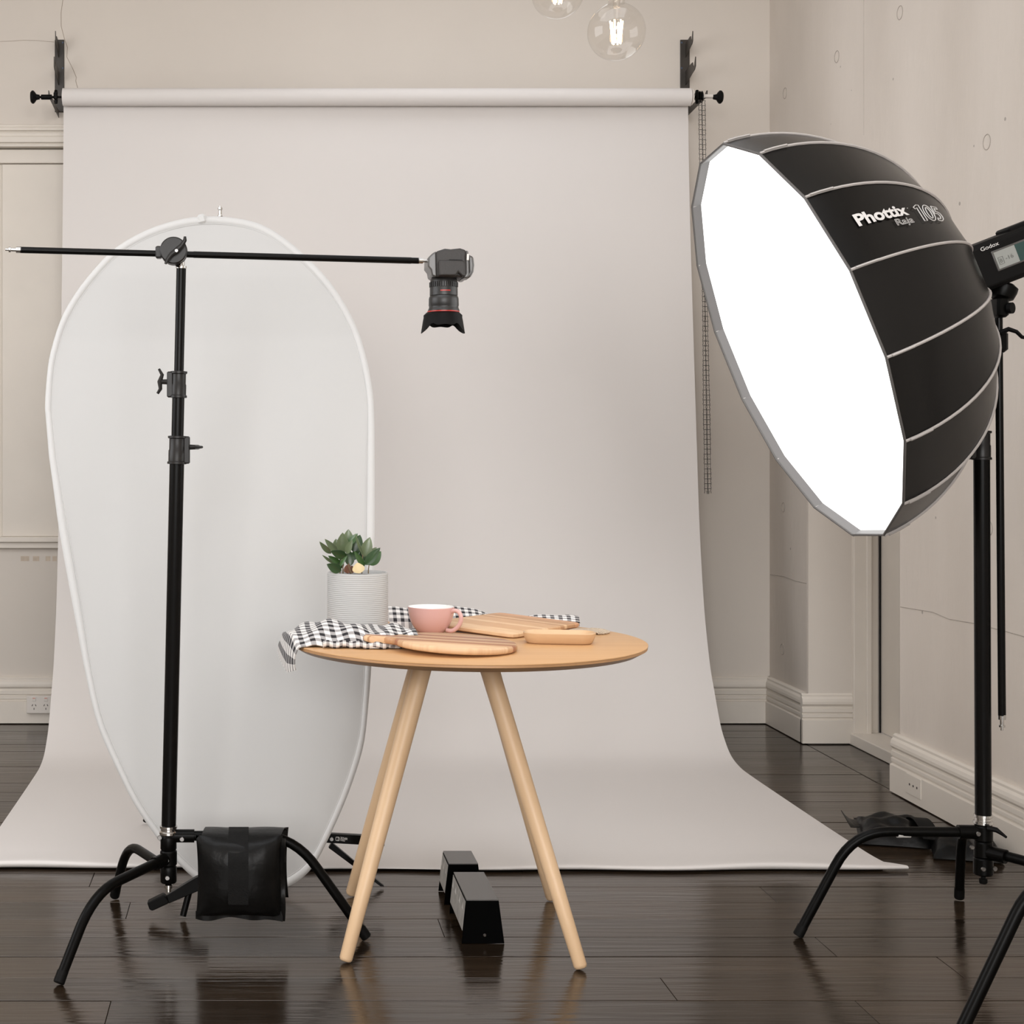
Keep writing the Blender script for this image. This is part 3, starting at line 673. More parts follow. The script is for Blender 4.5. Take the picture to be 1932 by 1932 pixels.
def strapf(u, v):
    x = cxb-.002+(u-.5)*.050
    pts = [(SY-.062, cz-.085), (SY-.092, cz-.06), (SY-.096, cz), (SY-.091, cz+.055), (SY-.070, cz+.088), (SY-.035, cz+.1035), (SY, cz+.107)]
    k = v*(len(pts)-1); i = min(int(k), len(pts)-2); f_ = k-i
    return (x, pts[i][0]*(1-f_)+pts[i+1][0]*f_, pts[i][1]*(1-f_)+pts[i+1][1]*f_)
MB().grid(strapf, 3, 24).build('strap', M_strap, sb, solid=.002)
def hem(u, v):
    return (cxb+.098+.016*u, SY-.050-.010*math.sin(v*9)*u, cz-.113+.205*v)
MB().grid(hem, 4, 24).build('side_seam', M_vinyl, sb, solid=.004)
def hem2(u, v):
    return (cxb-.108+.216*u, SY-.050-.004*math.sin(u*14), cz-.088-.020*v-.010*max(0, u-.8)*5*v-.004*math.sin(u*11)*v)
MB().grid(hem2, 24, 4).build('bottom_seam', M_vinyl, sb, solid=.004)
# --- camera on the boom
cm = thing('photo_camera', 'black camera with red-ringed zoom lens hanging nose down over table', 'camera', P(845, 500, 3.97))
CYM = 3.97
def cp(x, y): return (730+x*.1242, 420+y*.1242)
def bodyprism(poly, y0, y1, name, m_, bev=.004):
    pts = [cp(*p) for p in poly]
    MB().prism(pts, y0, y1, lambda p, e: Vector(((p[0]-CX)*CYM/F, e, H-(p[1]-CY)*CYM/F))).build(name, m_, cm, bevel=bev, seg=3, smooth=50)
bodyprism([(720, 470), (850, 428), (940, 437), (1080, 422), (1165, 450), (1160, 830), (1110, 868), (1040, 845), (960, 858), (730, 850)], CYM-.045, CYM+.06, 'body', M_camb)
bodyprism([(600, 560), (660, 500), (724, 460), (735, 850), (700, 850), (655, 830), (640, 745), (597, 690)], CYM-.040, CYM+.055, 'base_plate', M_camg)
bodyprism([(1165, 452), (1205, 462), (1215, 830), (1190, 870), (1120, 872), (1160, 800)], CYM-.043, CYM+.058, 'top_plate', M_camg)  # light grey stands in for the shiny reflection on the top plate
bodyprism([(1212, 490), (1300, 535), (1312, 660), (1300, 760), (1255, 845), (1185, 868), (1222, 760)], CYM-.022, CYM+.032, 'prism_housing', M_camg, .006)
bodyprism([(745, 610), (1120, 615), (1150, 650), (1150, 840), (1110, 866), (1040, 790), (1010, 845), (745, 845)], CYM-.058, CYM-.040, 'grip', M_camb, .006)
bodyprism([(1180, 510), (1212, 510), (1208, 605), (1176, 605)], CYM-.0465, CYM-.040, 'strap_lug', M_white, .001)
bodyprism([(910, 590), (1110, 596), (1110, 606), (910, 602)], CYM-.0462, CYM-.044, 'card_door_seam', M_black, 0)
lx = P(cp(862, 0)[0], 0, CYM).x
def lz(y): return H-(cp(0, y)[1]-CY)*CYM/F
def lring(name, m_, prof, dx=0):
    k = .1242*CYM/F
    return MB().lathe([(r*k, lz(y)) for r, y in prof], 40, Matrix.Translation((lx+dx, CYM, 0))).build(name, m_, cm, smooth=40)
lring('lens_mount', M_lensg, [(190, 850), (200, 860), (205, 905), (190, 910)])
lring('lens_barrel', M_lensg, [(195, 900), (208, 985), (212, 1000), (212, 1108), (205, 1112), (218, 1130), (226, 1160), (228, 1265), (222, 1275), (225, 1300), (238, 1330), (240, 1345), (230, 1372)])
m = MB(); k = .1242*CYM/F
for i in range(40):
    a = 2*PI*i/40; q = Vector((math.cos(a), math.sin(a), 0))
    m.box(Vector((lx, CYM, (lz(912)+lz(982))/2))+q*212*k, (.0022, .0028, abs(lz(982)-lz(912))), Matrix.Rotation(a, 3, 'Z'))
m.build('zoom_ring', M_lensg, cm, smooth=0)
lring('red_ring', M_red, [(238, 1348), (244, 1350), (244, 1362), (238, 1364)], -.001)
MB().grid(lambda u, v: (lx+213*k*math.cos(-PI/2-.35+u*.72), CYM+213*k*math.sin(-PI/2-.35+u*.72), lz(1040+v*14)), 8, 1).build('red_mark', M_red, cm, solid=.0008)
hood = MB(); NH = 72; rows_ = 8
def edge(a): return 1500+60*abs(math.sin(a))**6+185*max(0, abs(math.cos(a)))**1.6-55*math.exp(-((abs(math.cos(a))-.62)/.16)**2)
for j in range(rows_+1):
    for i in range(NH):
        a = 2*PI*i/NH; f_ = j/rows_; y = 1372+(edge(a)-1372)*f_
        r = (288 if y < 1460 else 292+(y-1460)*.16)
        if j == 0: r = 245
        hood.v.append(Vector((lx-.002+r*k*math.cos(a), CYM+r*k*math.sin(a), lz(y))))
for j in range(rows_):
    for i in range(NH): hood.f.append((j*NH+i, j*NH+(i+1) % NH, (j+1)*NH+(i+1) % NH, (j+1)*NH+i))
hood.build('lens_hood', M_blackm, cm, solid=.0018, smooth=30)
lring('front_glass', M_black, [(0, 1440), (160, 1446), (235, 1430), (235, 1380)])
# ------------------------------------------------------------------ two small black tether arms
def textplane(body, o, ux, uz, wd, hd, m_, name, parent, bold=0):
    ux = Vector(ux); uz = Vector(uz); n_ = ux.cross(uz).normalized()
    return textmesh(body, lambda a, b_, c: Vector(o)+ux*a*wd+uz*b_*hd+n_*.0006, m_, name, parent, bold=bold)
YT = 4.33
ta = thing('tether_arm', 'flat black folding arm lettered TETHER TOOLS behind the left table legs', 'tether arm', P(690, 1640, YT))
def tp(x, y, Y=YT): return P(580+x*.07246, 1550+y*.07246, Y)
MB().prism([(285, 275), (265, 330), (262, 480), (300, 522), (1240, 575), (2000, 618), (2000, 385), (1240, 335), (540, 300)], YT-.011, YT+.011, lambda p, e: Vector((tp(*p).x, e, tp(*p).z))).build('bar', M_black, ta, bevel=.002)
MB().prism([(635, 540), (550, 680), (1900, 1990), (2000, 1870)], YT-.004, YT+.012, lambda p, e: Vector((tp(*p).x, e, max(tp(*p).z, .007)))).build('strut', M_black, ta, bevel=.001)
screw(ta, tp(625, 430)+Vector((0, -.011, 0)))
ux = (tp(1035, 450)-tp(850, 425)); Lx = ux.length; uxn = ux.normalized(); uzn = Vector((-uxn.z, 0, uxn.x))
textplane('TETHER', tp(855, 455, YT-.012), uxn, uzn, Lx, .0062, M_print, 'lettering', ta, .01)
textplane('TOOLS', tp(850, 500, YT-.012), uxn, uzn, Lx*.66, .0062, M_print, 'lettering', ta, .01)
textplane('T', tp(768, 478, YT-.012), uxn, uzn, .0055, .0095, M_print, 'logo_letter', ta, .01)
MB().tube([tp(x, y, YT-.0115) for x, y in ((745, 405), (825, 410), (835, 425), (828, 490), (815, 500), (748, 493), (738, 480), (742, 415))], .0008, 5, closed=True).build('logo_frame', M_print, ta)
YT2 = 4.06
tb = thing('tether_arm', 'flat black folding arm on a short leg beside the sandbag', 'tether arm', P(345, 1735, 4.05))
def tq(x, y): return P(80+x*.3313, 1500+y*.3313, YT2)
MB().prism([(708, 565), (875, 465), (940, 440), (950, 510), (890, 540), (720, 612)], YT2-.012, YT2+.012, lambda p, e: Vector((tq(*p).x, e, tq(*p).z))).build('bar', M_black, tb, bevel=.002)
MB().prism([(598, 605), (690, 560), (725, 600), (715, 612), (628, 652), (612, 645)], YT2-.015, YT2+.015, lambda p, e: Vector((tq(*p).x, e, tq(*p).z))).build('end_grip', M_blackm, tb, bevel=.003)
fy = 4.045; ft = P(80+800*.3313, 1735, fy); MB().tube([tq(838, 545), (ft.x, fy, .009)], .0085, 12).build('strut', M_black, tb)
# ------------------------------------------------------------------ table
TX, TY, TZ, TR = .532, 3.95, .748, .4525
tbl = thing('round_table', 'round honey wood table on four splayed beech legs', 'table', (TX, TY, 0))
MB().lathe([(0, 0), (TR-.002, 0), (TR, -.001), (TR, -.003), (TR-.0015, -.004)], 128, Matrix.Translation((TX, TY, TZ))).build('table_top', M_top, tbl)
MB().lathe([(TR-.002, -.0025), (TR-.001, -.004), (TR-.001, -.009), (TR-.022, -.021), (TR-.03, -.022), (0, -.022)], 128, Matrix.Translation((TX, TY, TZ))).build('top_edge', M_ply, tbl)
for (tx, ty), (fx, fy) in (((.420, 3.875), (.2045, 3.700)), ((.566, 3.875), (.7645, 3.648)), ((.432, 4.03), (.252, 4.262)), ((.588, 4.03), (.803, 4.218))):
    a = Vector((tx, ty, TZ-.022)); b_ = Vector((fx, fy, 0)); d = (b_-a).normalized()
    e = b_-d*(.004/abs(d.z))
    pts = [a, a*.75+e*.25, a*.5+e*.5, a*.25+e*.75, e-d*.008, e-d*.002, e]
    MB().tube(pts, [.0245, .0232, .0212, .0188, .0160, .0135, .009], 24).build('table_leg', M_leg, tbl, smooth=60)
# ------------------------------------------------------------------ plant in ribbed pot
pc = Vector((.258, 4.05, TZ)); pr_ = .080; ph = .166
pp = thing('potted_plant', 'glossy green plant in a ribbed pale grey pot on the table', 'potted plant', pc)
MB().lathe([(0, 0), (pr_-.006, 0), (pr_, .004), (pr_, ph-.004), (pr_-.002, ph), (pr_-.006, ph), (pr_-.008, ph-.003), (pr_-.009, ph-.04), (0, ph-.04)], 64, Matrix.Translation(pc)).build('pot', M_pot, pp)
MB().lathe([(.07, ph-.02), (.07, ph-.012), (.066, ph-.010), (.062, ph-.012), (.062, ph-.02)], 40, Matrix.Translation(pc)).build('nursery_pot', M_black, pp)
MB().lathe([(.068, ph-.03), (.066, ph-.019), (.03, ph-.014), (0, ph-.014)], 32, Matrix.Translation(pc)).build('soil', M_soil, pp)
def lp(x, y, Y): return P(600+x*.07246, 990+y*.07246, Y)
def leaf(bx, by, tx, ty, wd, m_, Yb, Yt, roll=0, fold=.25, curl=.12):
    a = lp(bx, by, Yb); b_ = lp(tx, ty, Yt); d = (b_-a); L = d.length; d.normalize()
    vw = Vector((0, -1, .12)); s_ = d.cross(vw).normalized(); n_ = s_.cross(d).normalized()
    s_, n_ = s_*math.cos(roll)+n_*math.sin(roll), n_*math.cos(roll)-s_*math.sin(roll)
    W = wd*.07246*4.05/F/2/max(.35, math.cos(roll))
    m = MB()
    def fn(u, v):
        q = 2*v-1; sh = math.sin(PI*min(1, u**.85))**.75*(1-.25*u)*1.12 if 0 < u < 1 else 0
        return a+d*L*u+s_*q*W*sh+n_*(-abs(q)*W*sh*-fold-curl*L*(u-.5)**2*4*.25)
    m.grid(fn, 10, 4)
    return m.build('leaf', m_, pp, smooth=70, solid=.0007)
D, G, A_, Cc = M_leafd, M_leafm, M_leafp, M_leafc
LV = [(650, 740, 640, 205, 330, A_, 4.02, 4.01, .1), (780, 520, 792, 118, 270, A_, 4.08, 4.08, 0), (345, 760, 35, 445, 140, A_, 4.05, 4.03, .5), (520, 725, 175, 375, 170, A_, 4.04, 4.03, .3),
      (500, 680, 465, 365, 230, A_, 4.07, 4.07, 0), (740, 830, 335, 690, 230, D, 4.00, 3.98, .3), (740, 760, 890, 395, 170, A_, 4.0, 3.99, .4), (835, 1080, 800, 640, 250, D, 4.02, 4.03, 0),
      (800, 520, 1030, 225, 180, G, 4.06, 4.06, .2), (930, 730, 1100, 260, 330, D, 4.07, 4.08, 0), (1170, 790, 955, 230, 70, A_, 4.0, 3.99, .6), (1195, 835, 1355, 322, 300, A_, 4.03, 4.03, 0),
      (1225, 1050, 1618, 595, 240, D, 3.99, 3.98, .2), (1330, 1050, 1645, 690, 290, G, 4.05, 4.06, 0), (1340, 800, 1530, 585, 150, A_, 4.08, 4.09, 0), (1215, 1085, 945, 695, 150, G, 4.0, 3.99, .3),
      (610, 1200, 228, 1030, 260, D, 4.0, 3.99, .2), (420, 1010, 110, 795, 80, A_, 4.04, 4.02, .4), (580, 1010, 265, 810, 150, G, 4.04, 4.03, .2), (570, 1085, 755, 805, 90, G, 3.99, 3.98, .5),
      (820, 900, 1100, 690, 210, D, 4.05, 4.06, 0), (560, 1150, 600, 880, 200, D, 4.04, 4.04, 0), (1180, 940, 1290, 770, 180, D, 4.06, 4.07, 0), (1060, 880, 1180, 640, 200, D, 4.09, 4.09, 0),
      (1075, 1270, 1020, 985, 320, Cc, 3.985, 3.99, 0), (780, 1270, 750, 1040, 190, M_leafb, 4.01, 4.02, .2), (850, 1270, 890, 1060, 170, M_leafb, 4.02, 4.03, -.2), (790, 1270, 800, 1000, 120, M_leafb, 4.0, 4.01, 0)]
for l_ in LV: leaf(*l_)
for x0, y0, x1, y1, Y in ((570, 1270, 620, 900, 4.02), (650, 1270, 655, 900, 4.03), (1140, 1270, 1165, 780, 4.0), (1310, 1270, 1330, 1040, 4.0), (830, 1270, 830, 1000, 4.03), (870, 1270, 780, 1030, 4.0), (420, 850, 560, 1050, 4.04)):
    MB().tube([lp(x0, y0, Y), lp((x0+x1)/2-6, (y0+y1)/2, Y), lp(x1, y1, Y)], [.0016, .0014, .0011], 8).build('stem', M_stem, pp)
# ------------------------------------------------------------------ gingham towels
def towel_front(u, v):
    # u: left tail to right, v: front to back
    s_ = u*.36-.055+.02*(v-.5)          # path length from the table's left edge
    yy = 3.775+.19*v+.05*(1-u)*(1-v)*0+.016*math.sin(u*7)
    ex = TX-math.sqrt(max(0, TR**2-(min(yy, 4.1)-TY)**2))-.006
    h_ = .003+.009*min(1, v*5)+.040*math.sin(PI*min(1, v*1.05))**.8*(.55+.45*math.sin(PI*u))+.006*math.sin(u*13+v*5)*math.sin(PI*v)+.004*math.sin(u*29-v*9)
    h_ = max(h_, .004)
    tail = .058*(1-.75*abs(v-.25))
    if s_ < 0:
        k = -s_/.055
        x = ex-.004-.016*math.sin(k*1.6)-.008*v; z = TZ+h_*(1-k)*.8-tail*k**1.2*1.0-.0
        yy = yy+(3.845-yy)*k*.45
    else:
        x = ex+s_*(1+.0*v); z = TZ+h_*min(1, .75+s_*8)
    return (x, yy, z)
tf = thing('gingham_towel', 'black and white gingham towel bunched over left edge of table', 'tea towel', (.2, 3.85, TZ))
MB().grid(towel_front, 72, 44).build('cloth', M_ging, tf, smooth=80, solid=.0035)
def hemroll(u, v):
    x = .155+.21*u; a = v*2*PI
    return (x, 3.768+.0085*math.cos(a)+.010*math.sin(u*8)+.004*math.sin(u*25), TZ+.0105+.0085*math.sin(a)+.002*math.sin(u*33))
MB().grid(hemroll, 60, 12).build('folded_hem', M_ging3, tf, smooth=80)
MB().box((.275, 3.757, TZ+.009), (.036, .003, .012)).build('fabric_tag', M_tape, tf, bevel=.0008)
def towel_fold(u, v):
    x = .315+.075*u-.02*v; yy = 3.86+.06*v
    return (x, yy, TZ+.008+.030*math.exp(-((u-.55)/.28)**2)*(1-.4*v)+.002*math.sin(u*20))
MB().grid(towel_fold, 20, 12).build('corner_fold', M_ging, tf, smooth=80, solid=.003)
def towel_back(u, v):
    x = .352+.525*u
    lim = TY+math.sqrt(max(.001, (TR-.006)**2-(x-TX)**2))
    if x < .449: y0 = 4.155
    elif x < .674: y0 = 4.208+(x-.449)*.533
    else: y0 = 4.328-(x-.674)*.60
    y1 = min(y0+.13, lim); y0 = min(y0, y1-.012)
    yy = y0+(y1-y0)*v
    hh = (.050-.026*u)*(1-.8*math.exp(-((x-.705)/.075)**2)); z = .005+hh*min(1, v*2.2)**.6*(1-.25*max(0, v-.5))+.003*math.sin(u*17+v*3)*v+.002*math.sin(u*41)*v
    return (x, yy, TZ+max(z, .004))
tb2 = tag(MB().grid(towel_back, 70, 24).build('gingham_towel', M_ging2, smooth=80, solid=.003), 'black and white gingham towel spread behind pink cup and chopping board', 'tea towel')
# ------------------------------------------------------------------ cup
cc = Vector((.457, 4.10, TZ)); cup = thing('coffee_cup', 'wide pink cup with white inside on the table', 'cup', cc)
CPR = [(.030, 0), (.034, .002), (.040, .008), (.049, .020), (.056, .034), (.0605, .052), (.062, .069), (.0612, .0702)]
MB().lathe([(0, 0)]+CPR, 56, Matrix.Translation(cc), cap=False).build('bowl', M_pink, cup)
MB().lathe([(.0612, .0702), (.0595, .0695), (.058, .052), (.053, .034), (.045, .018), (.03, .008), (0, .006)], 56, Matrix.Translation(cc), cap=False).build('inside', M_cupw, cup)
ha = -.55; q = Vector((math.cos(ha), math.sin(ha), 0))
hpts = [cc+q*r+Vector((0, 0, z)) for r, z in ((.056, .058), (.068, .063), (.080, .060), (.087, .047), (.084, .030), (.073, .016), (.060, .009), (.045, .010))]
hpts = [Vector(p) for p in cat([tuple(p) for p in hpts], 4)]
MB().tube(hpts, .0058, 14).build('handle', M_pink, cup)
# ------------------------------------------------------------------ boards and tray
# round board with handle, tilted with its handle on the towel
RB = thing('round_chopping_board', 'round striped wooden board with short handle in front on the table', 'chopping board', (.474, 3.752, TZ))
oc = Vector((.476, 3.748, TZ+.0160)); R3 = Matrix.Rotation(math.radians(2.6), 3, 'Y') @ Matrix.Rotation(math.radians(-7), 3, 'Z')
rb = .1505; out_ = []
for i in range(60):
    a = PI-.24-(2*PI-.48)*i/59; out_.append((rb*math.cos(a), rb*math.sin(a)))
out_ += [(-.160, -.024), (-.172, -.0175), (-.195, -.0165), (-.212, -.018), (-.221, -.012), (-.224, 0), (-.221, .012), (-.212, .018), (-.195, .0165), (-.172, .0175), (-.160, .024)]
m = MB(); n = len(out_); th = .0165; m.uv = []
for lev, sc, z in ((0, .972, -th/2), (1, 1, -th/2+.004), (2, 1, th/2-.004), (3, .975, th/2)):
    for x, y in out_:
        m.v.append(oc+R3 @ Vector((x*sc if lev in (0, 3) else x, y*sc if lev in (0, 3) else y, z))); m.uv.append(((y+rb)/(2*rb), (x+rb)/(2*rb)))
for lev in range(3):
    for i in range(n): m.f.append((lev*n+i, lev*n+(i+1) % n, (lev+1)*n+(i+1) % n, (lev+1)*n+i))
m.f += [tuple(range(3*n, 4*n)), tuple(reversed(range(n)))]
m.build('board', M_bround, RB, smooth=50)
# rectangular board, corners north / east / south / west, far corner on the towel
Nn, Ee, Ss, Ww = (P(943, 1155, 4.315), P(1097, 1174.5, 4.19), P(969, 1196, 3.965), P(800, 1173, 4.195))
m = MB(); m.uv = []
def quad(u, v): return (Ww*(1-u)+Nn*u)*(1-v)+(Ss*(1-u)+Ee*u)*v     # u across strips, v along
upn = (Ee-Ww).cross(Nn-Ss).normalized(); upn = upn if upn.z > 0 else -upn; th = .0128
cr = [(0.0, .05), (.05, 0), (.95, 0), (1, .05), (1, .95), (.95, 1), (.05, 1), (0, .95)]
cr = [(.0, .06), (.015, .015), (.06, 0), (.94, 0), (.985, .015), (1, .06), (1, .94), (.985, .985), (.94, 1), (.06, 1), (.015, .985), (0, .94)]
n = len(cr)
for dz, ins in ((-th, .012), (-th+.003, 0), (-.003, 0), (0, .012)):
    for u, v in cr:
        u2 = .5+(u-.5)*(1-2*ins); v2 = .5+(v-.5)*(1-2*ins); m.v.append(quad(u2, v2)+upn*dz); m.uv.append((u2, v2))
for lev in range(3):
    for i in range(n): m.f.append((lev*n+i, lev*n+(i+1) % n, (lev+1)*n+(i+1) % n, (lev+1)*n+i))
m.f += [tuple(range(3*n, 4*n)), tuple(reversed(range(n)))]
tag(m.build('chopping_board', M_brect, smooth=40), 'rectangular striped wooden board lying at an angle behind the small tray', 'chopping board')
# small tray: rounded rectangle dish
tc_ = Vector((.757, 3.885, TZ)); R3 = Matrix.Rotation(math.radians(-9), 3, 'Z')
def rrect(hx_, hy_, r, n=8):
    o = []
    for cx_, cy_, a0 in ((hx_-r, hy_-r, 0), (-hx_+r, hy_-r, PI/2), (-hx_+r, -hy_+r, PI), (hx_-r, -hy_+r, 3*PI/2)):
        for i in range(n+1):
            a = a0+i/n*PI/2; o.append((cx_+r*math.cos(a), cy_+r*math.sin(a)))
    return o
m = MB(); lay = [(.078, .033, .028, 0), (.083, .038, .032, .004), (.0895, .0445, .038, .020), (.0905, .0455, .039, .027), (.0885, .0435, .037, .0285), (.0865, .0415, .035, .027), (.080, .036, .030, .012), (.068, .026, .022, .007)]
for hx_, hy_, r, z in lay:
    for x, y in rrect(hx_, hy_, r): m.v.append(tc_+R3 @ Vector((x, y, z)))
n = 36
for lev in range(len(lay)-1):
    for i in range(n): m.f.append((lev*n+i, lev*n+(i+1) % n, (lev+1)*n+(i+1) % n, (lev+1)*n+i))
m.f += [tuple(reversed(range(n))), tuple(range((len(lay)-1)*n, len(lay)*n))]
tag(m.build('small_tray', M_tray, smooth=45), 'small pale wooden dish with rounded ends near right of table', 'tray')
# woven coaster with fringe
ct = thing('woven_coaster', 'cream woven coaster with fringe near the right table rim', 'coaster', (.89, 4.12, TZ))
MB().lathe([(0, .001), (.045, .001), (.047, .003), (.045, .006), (.03, .005), (.015, .0065), (0, .006)], 32, Matrix.Translation((.872, 4.105, TZ))).build('weave', M_coast, ct)
for i in range(26):
    a = -1.2+i/25*2.3; q = Vector((math.cos(a), math.sin(a), 0)); b_ = Vector((.872, 4.105, TZ+.003))
    e = b_+q*.062; 
    if (Vector((e.x-TX, e.y-TY, 0))).length > TR-.006: e = b_+q*.050
    MB().tube([b_+q*.042, b_+q*.052+Vector((0, 0, .003)), e], [.0022, .0024, .0018], 6).build('fringe', M_coast, ct)
# ------------------------------------------------------------------ two black weights under the table
def weight(name, label, xb0, xb1, xt0, xt1, y0, y1, h, big):
    t = thing(name, label, 'weight', ((xb0+xb1)/2, (y0+y1)/2, 0)); z0 = .0006
    fr_ = [(xb0, z0), (xb1, z0), (xt1, h), (xt0, h)]
    for ya, yb in ((y0, y0+.004), (y1-.004, y1)):
        MB().prism(fr_, ya, yb, lambda p, e: Vector((p[0], e, p[1]))).build('end_plate', M_weight, t, bevel=.0015)
    k = .030; il = xb0+(xt0-xb0)*k/h; ir = xb1+(xt1-xb1)*k/h
    MB().prism([(il+.001, k), (ir-.001, k), (xt1-.001, h-.001), (xt0+.001, h-.001)], y0+.004, y1-.004, lambda p, e: Vector((p[0], e, p[1]))).build('body', M_blackm, t, smooth=0)
    MB().box(((xt0+xt1)/2, (y0+y1)/2, h+.0005), (xt1-xt0, y1-y0, .003)).build('top_plate', M_camg, t, bevel=.001)  # paler grey puts the reflected light on top into the colour
    # pale label on the left side
    def side(u, v, off=.0012):
        z = k+.002+(h-k-.006)*v; x = xb0+(xt0-xb0)*z/h-off
        return (x, y0+.005+(y1-y0-.010)*u, z)
    MB().grid(side, 4, 4).build('side_label', M_wlab, t, solid=.0006)
    for u0 in ((.06, .30, .62, .84) if big else (.12, .5, .8)):
        tri = [(u0, .62), (u0+.12, .62), (u0+.06, .88)]
        MB().add([side(u, v, .0022) for u, v in tri], [(0, 1, 2)]).build('warning_triangle', M_wlab2, t, smooth=0)
    MB().add([side(u, v, .0022) for u, v in ((.47, .05), (.49, .05), (.49, .95), (.47, .95))], [(0, 1, 2, 3)]).build('label_line', M_wlab2, t, smooth=0)
    MB().lathe([(.0042, 0), (.004, .002), (.0025, .0035), (0, .0035)], 14, Matrix.Translation(((xb0+xb1)/2+.004, y0, .022)) @ Matrix.Rotation(PI/2, 4, 'X')).build('bolt', M_hook, t)
weight('floor_weight', 'long black tapered metal box with grey side label, nearest under table', .505, .6125, .517, .598, 3.845, 4.098, .1087, True)
weight('floor_weight', 'short black tapered metal box with grey label behind the longer one', .500, .6075, .5135, .593, 4.172, 4.306, .111, False)
# ------------------------------------------------------------------ softbox
sc = Vector((1.328, 3.855, 1.504)); az, el, ro = -1.56, -.369, 1.433
sn = Vector((math.cos(el)*math.sin(az), -math.cos(el)*math.cos(az), math.sin(el)))
su = Vector((0, 0, 1)).cross(sn).normalized(); sv = sn.cross(su)
SD, SA, SB, SR, SR0 = .42, 1.8, .42, .525, .065
def rib(k, s_, off=0):
    t = math.sin(s_*PI/2)*.999; r = SR0+(SR-SR0)*(1-t**SA)**SB; an = ro+k*PI/8
    return sc-sn*(t*SD)+(su*math.cos(an)+sv*math.sin(an))*(r+off)-sn*off*.3
sbx = thing('softbox', 'huge round black softbox with glowing white front at right', 'softbox', sc-sn*SD)
NS = 22
for k in range(16):
    def pan(u, v, k=k):
        a = rib(k, u); b_ = rib(k+1, u); q = a*(1-v)+b_*v
        rad = (q-(sc-sn*((sc-q).dot(sn)))).normalized()
        return q-rad*.003*math.sin(PI*v)*math.sin(PI*u)
    MB().grid(pan, NS, 4).build('fabric_panel', M_nylon, sbx, smooth=70, solid=.0012)
    pts = [rib(k, i/NS, .002) for i in range(NS+1)]
    MB().tube(pts, .0036, 6).build('rib_piping', M_piping, sbx)
    # bright tape sleeve at the rim end of each rib
    MB().tube([rib(k, s_, .004) for s_ in (.015, .05, .10)], .0056, 6, flat=.6).build('rib_sleeve', M_piping, sbx)
    # lip turned inwards in front of the diffuser
    def lip(u, v, k=k):
        a = rib(k, 0); b_ = rib(k+1, 0); q = a*(1-v)+b_*v
        return q-sn*(.024*u)-(q-sc)*(.006*u)
    MB().grid(lip, 2, 2).build('front_lip', M_lip, sbx, solid=.001)
MB().tube([rib(k, 0) for k in range(16)], .0032, 6, closed=True).build('rim_edge', M_rimd, sbx)
m = MB(); m.v = [sc-sn*.024+(rib(k, 0)-sc)*.9935 for k in range(16)]+[sc-sn*.024]
m.f = [(k, (k+1) % 16, 16) for k in range(16)]
m.build('diffuser', M_diff, sbx, smooth=0)
Mq = Vector((0, 0, 1)).rotation_difference(-sn).to_matrix().to_4x4()
MB().lathe([(.06, -.02), (.075, -.015), (.078, .02), (.07, .03), (0, .03)], 32, Matrix.Translation(sc-sn*SD) @ Mq).build('speed_ring', M_black, sbx)
# lettering on the panel between ribs 13 and 14
arcl = [0]
for i in range(200): arcl.append(arcl[-1]+(rib(13.5, (i+1)/200)-rib(13.5, i/200)).length)
chord = 2*SR*math.sin(PI/16)
def psurf(Sx, w_, off=.0035):
    lo = 0
    Sx = min(max(Sx, 0), arcl[-1]-1e-6)
    while arcl[lo+1] < Sx: lo += 1
    s_ = (lo+(Sx-arcl[lo])/(arcl[lo+1]-arcl[lo]))/200
    a = rib(13, s_, off); b_ = rib(14, s_, off); return a*(1-w_)+b_*w_
def pinv(px, py):
    best = (1e9, 0, 0)
    for i in range(0, 121):
        for j in range(0, 61):
            q = px2(psurf(arcl[-1]*i/140, j/60)); e = (q[0]-px)**2+(q[1]-py)**2
            if e < best[0]: best = (e, arcl[-1]*i/140, j/60)
    b0_ = best
    for i in range(-10, 11):
        for j in range(-10, 11):
            S2 = b0_[1]+arcl[-1]/140*i/10; w2 = b0_[2]+j/600
            q = px2(psurf(S2, w2)); e = (q[0]-px)**2+(q[1]-py)**2
            if e < best[0]: best = (e, S2, w2)
    return Vector((best[1], best[2]))
def ptext(body, bl, br_, tl, name, outline=0, bold=0):
    A, B, T = pinv(*bl), pinv(*br_), pinv(*tl)
    def fn(a, b_, z):
        p = A+(B-A)*a+(T-A)*b_; return psurf(p.x, p.y, .0032)
    return textmesh(body, fn, M_print, name, sbx, outline=outline, bold=bold)
ptext('Phottix', (1621, 426), (1716, 404), (1607, 405), 'lettering', bold=.035)
ptext('Raja', (1694, 425), (1726, 419), (1687, 413), 'lettering', outline=.022)
# the numerals in outline
A5, B5, T5 = pinv(1741, 417), pinv(1782, 417), pinv(1722, 387)
def n5(a, b_):
    p = A5+(B5-A5)*a+(T5-A5)*b_; return psurf(p.x, p.y, .0034)
def ell(cx_, cy_, rx, ry): return [(cx_+rx*math.cos(2*PI*i/24), cy_+ry*math.sin(2*PI*i/24)) for i in range(24)]
NUM = [[(.08, 0), (.20, 0), (.20, 1), (.10, 1), (-.04, .86), (.01, .76), (.08, .83)],
       ell(.47, .5, .19, .52), ell(.47, .5, .085, .36),
       [(.74, 1), (1.02, 1), (1.02, .86), (.84, .86), (.83, .64), (.93, .63), (1.02, .54), (1.05, .34), (1.01, .14), (.90, 0), (.78, -.02), (.70, .03), (.72, .17), (.80, .13), (.88, .16), (.92, .33), (.89, .46), (.82, .50), (.72, .46)]]
for poly in NUM:
    MB().tube([n5(*p) for p in poly], .0011, 5, closed=True).build('lettering', M_print, sbx)
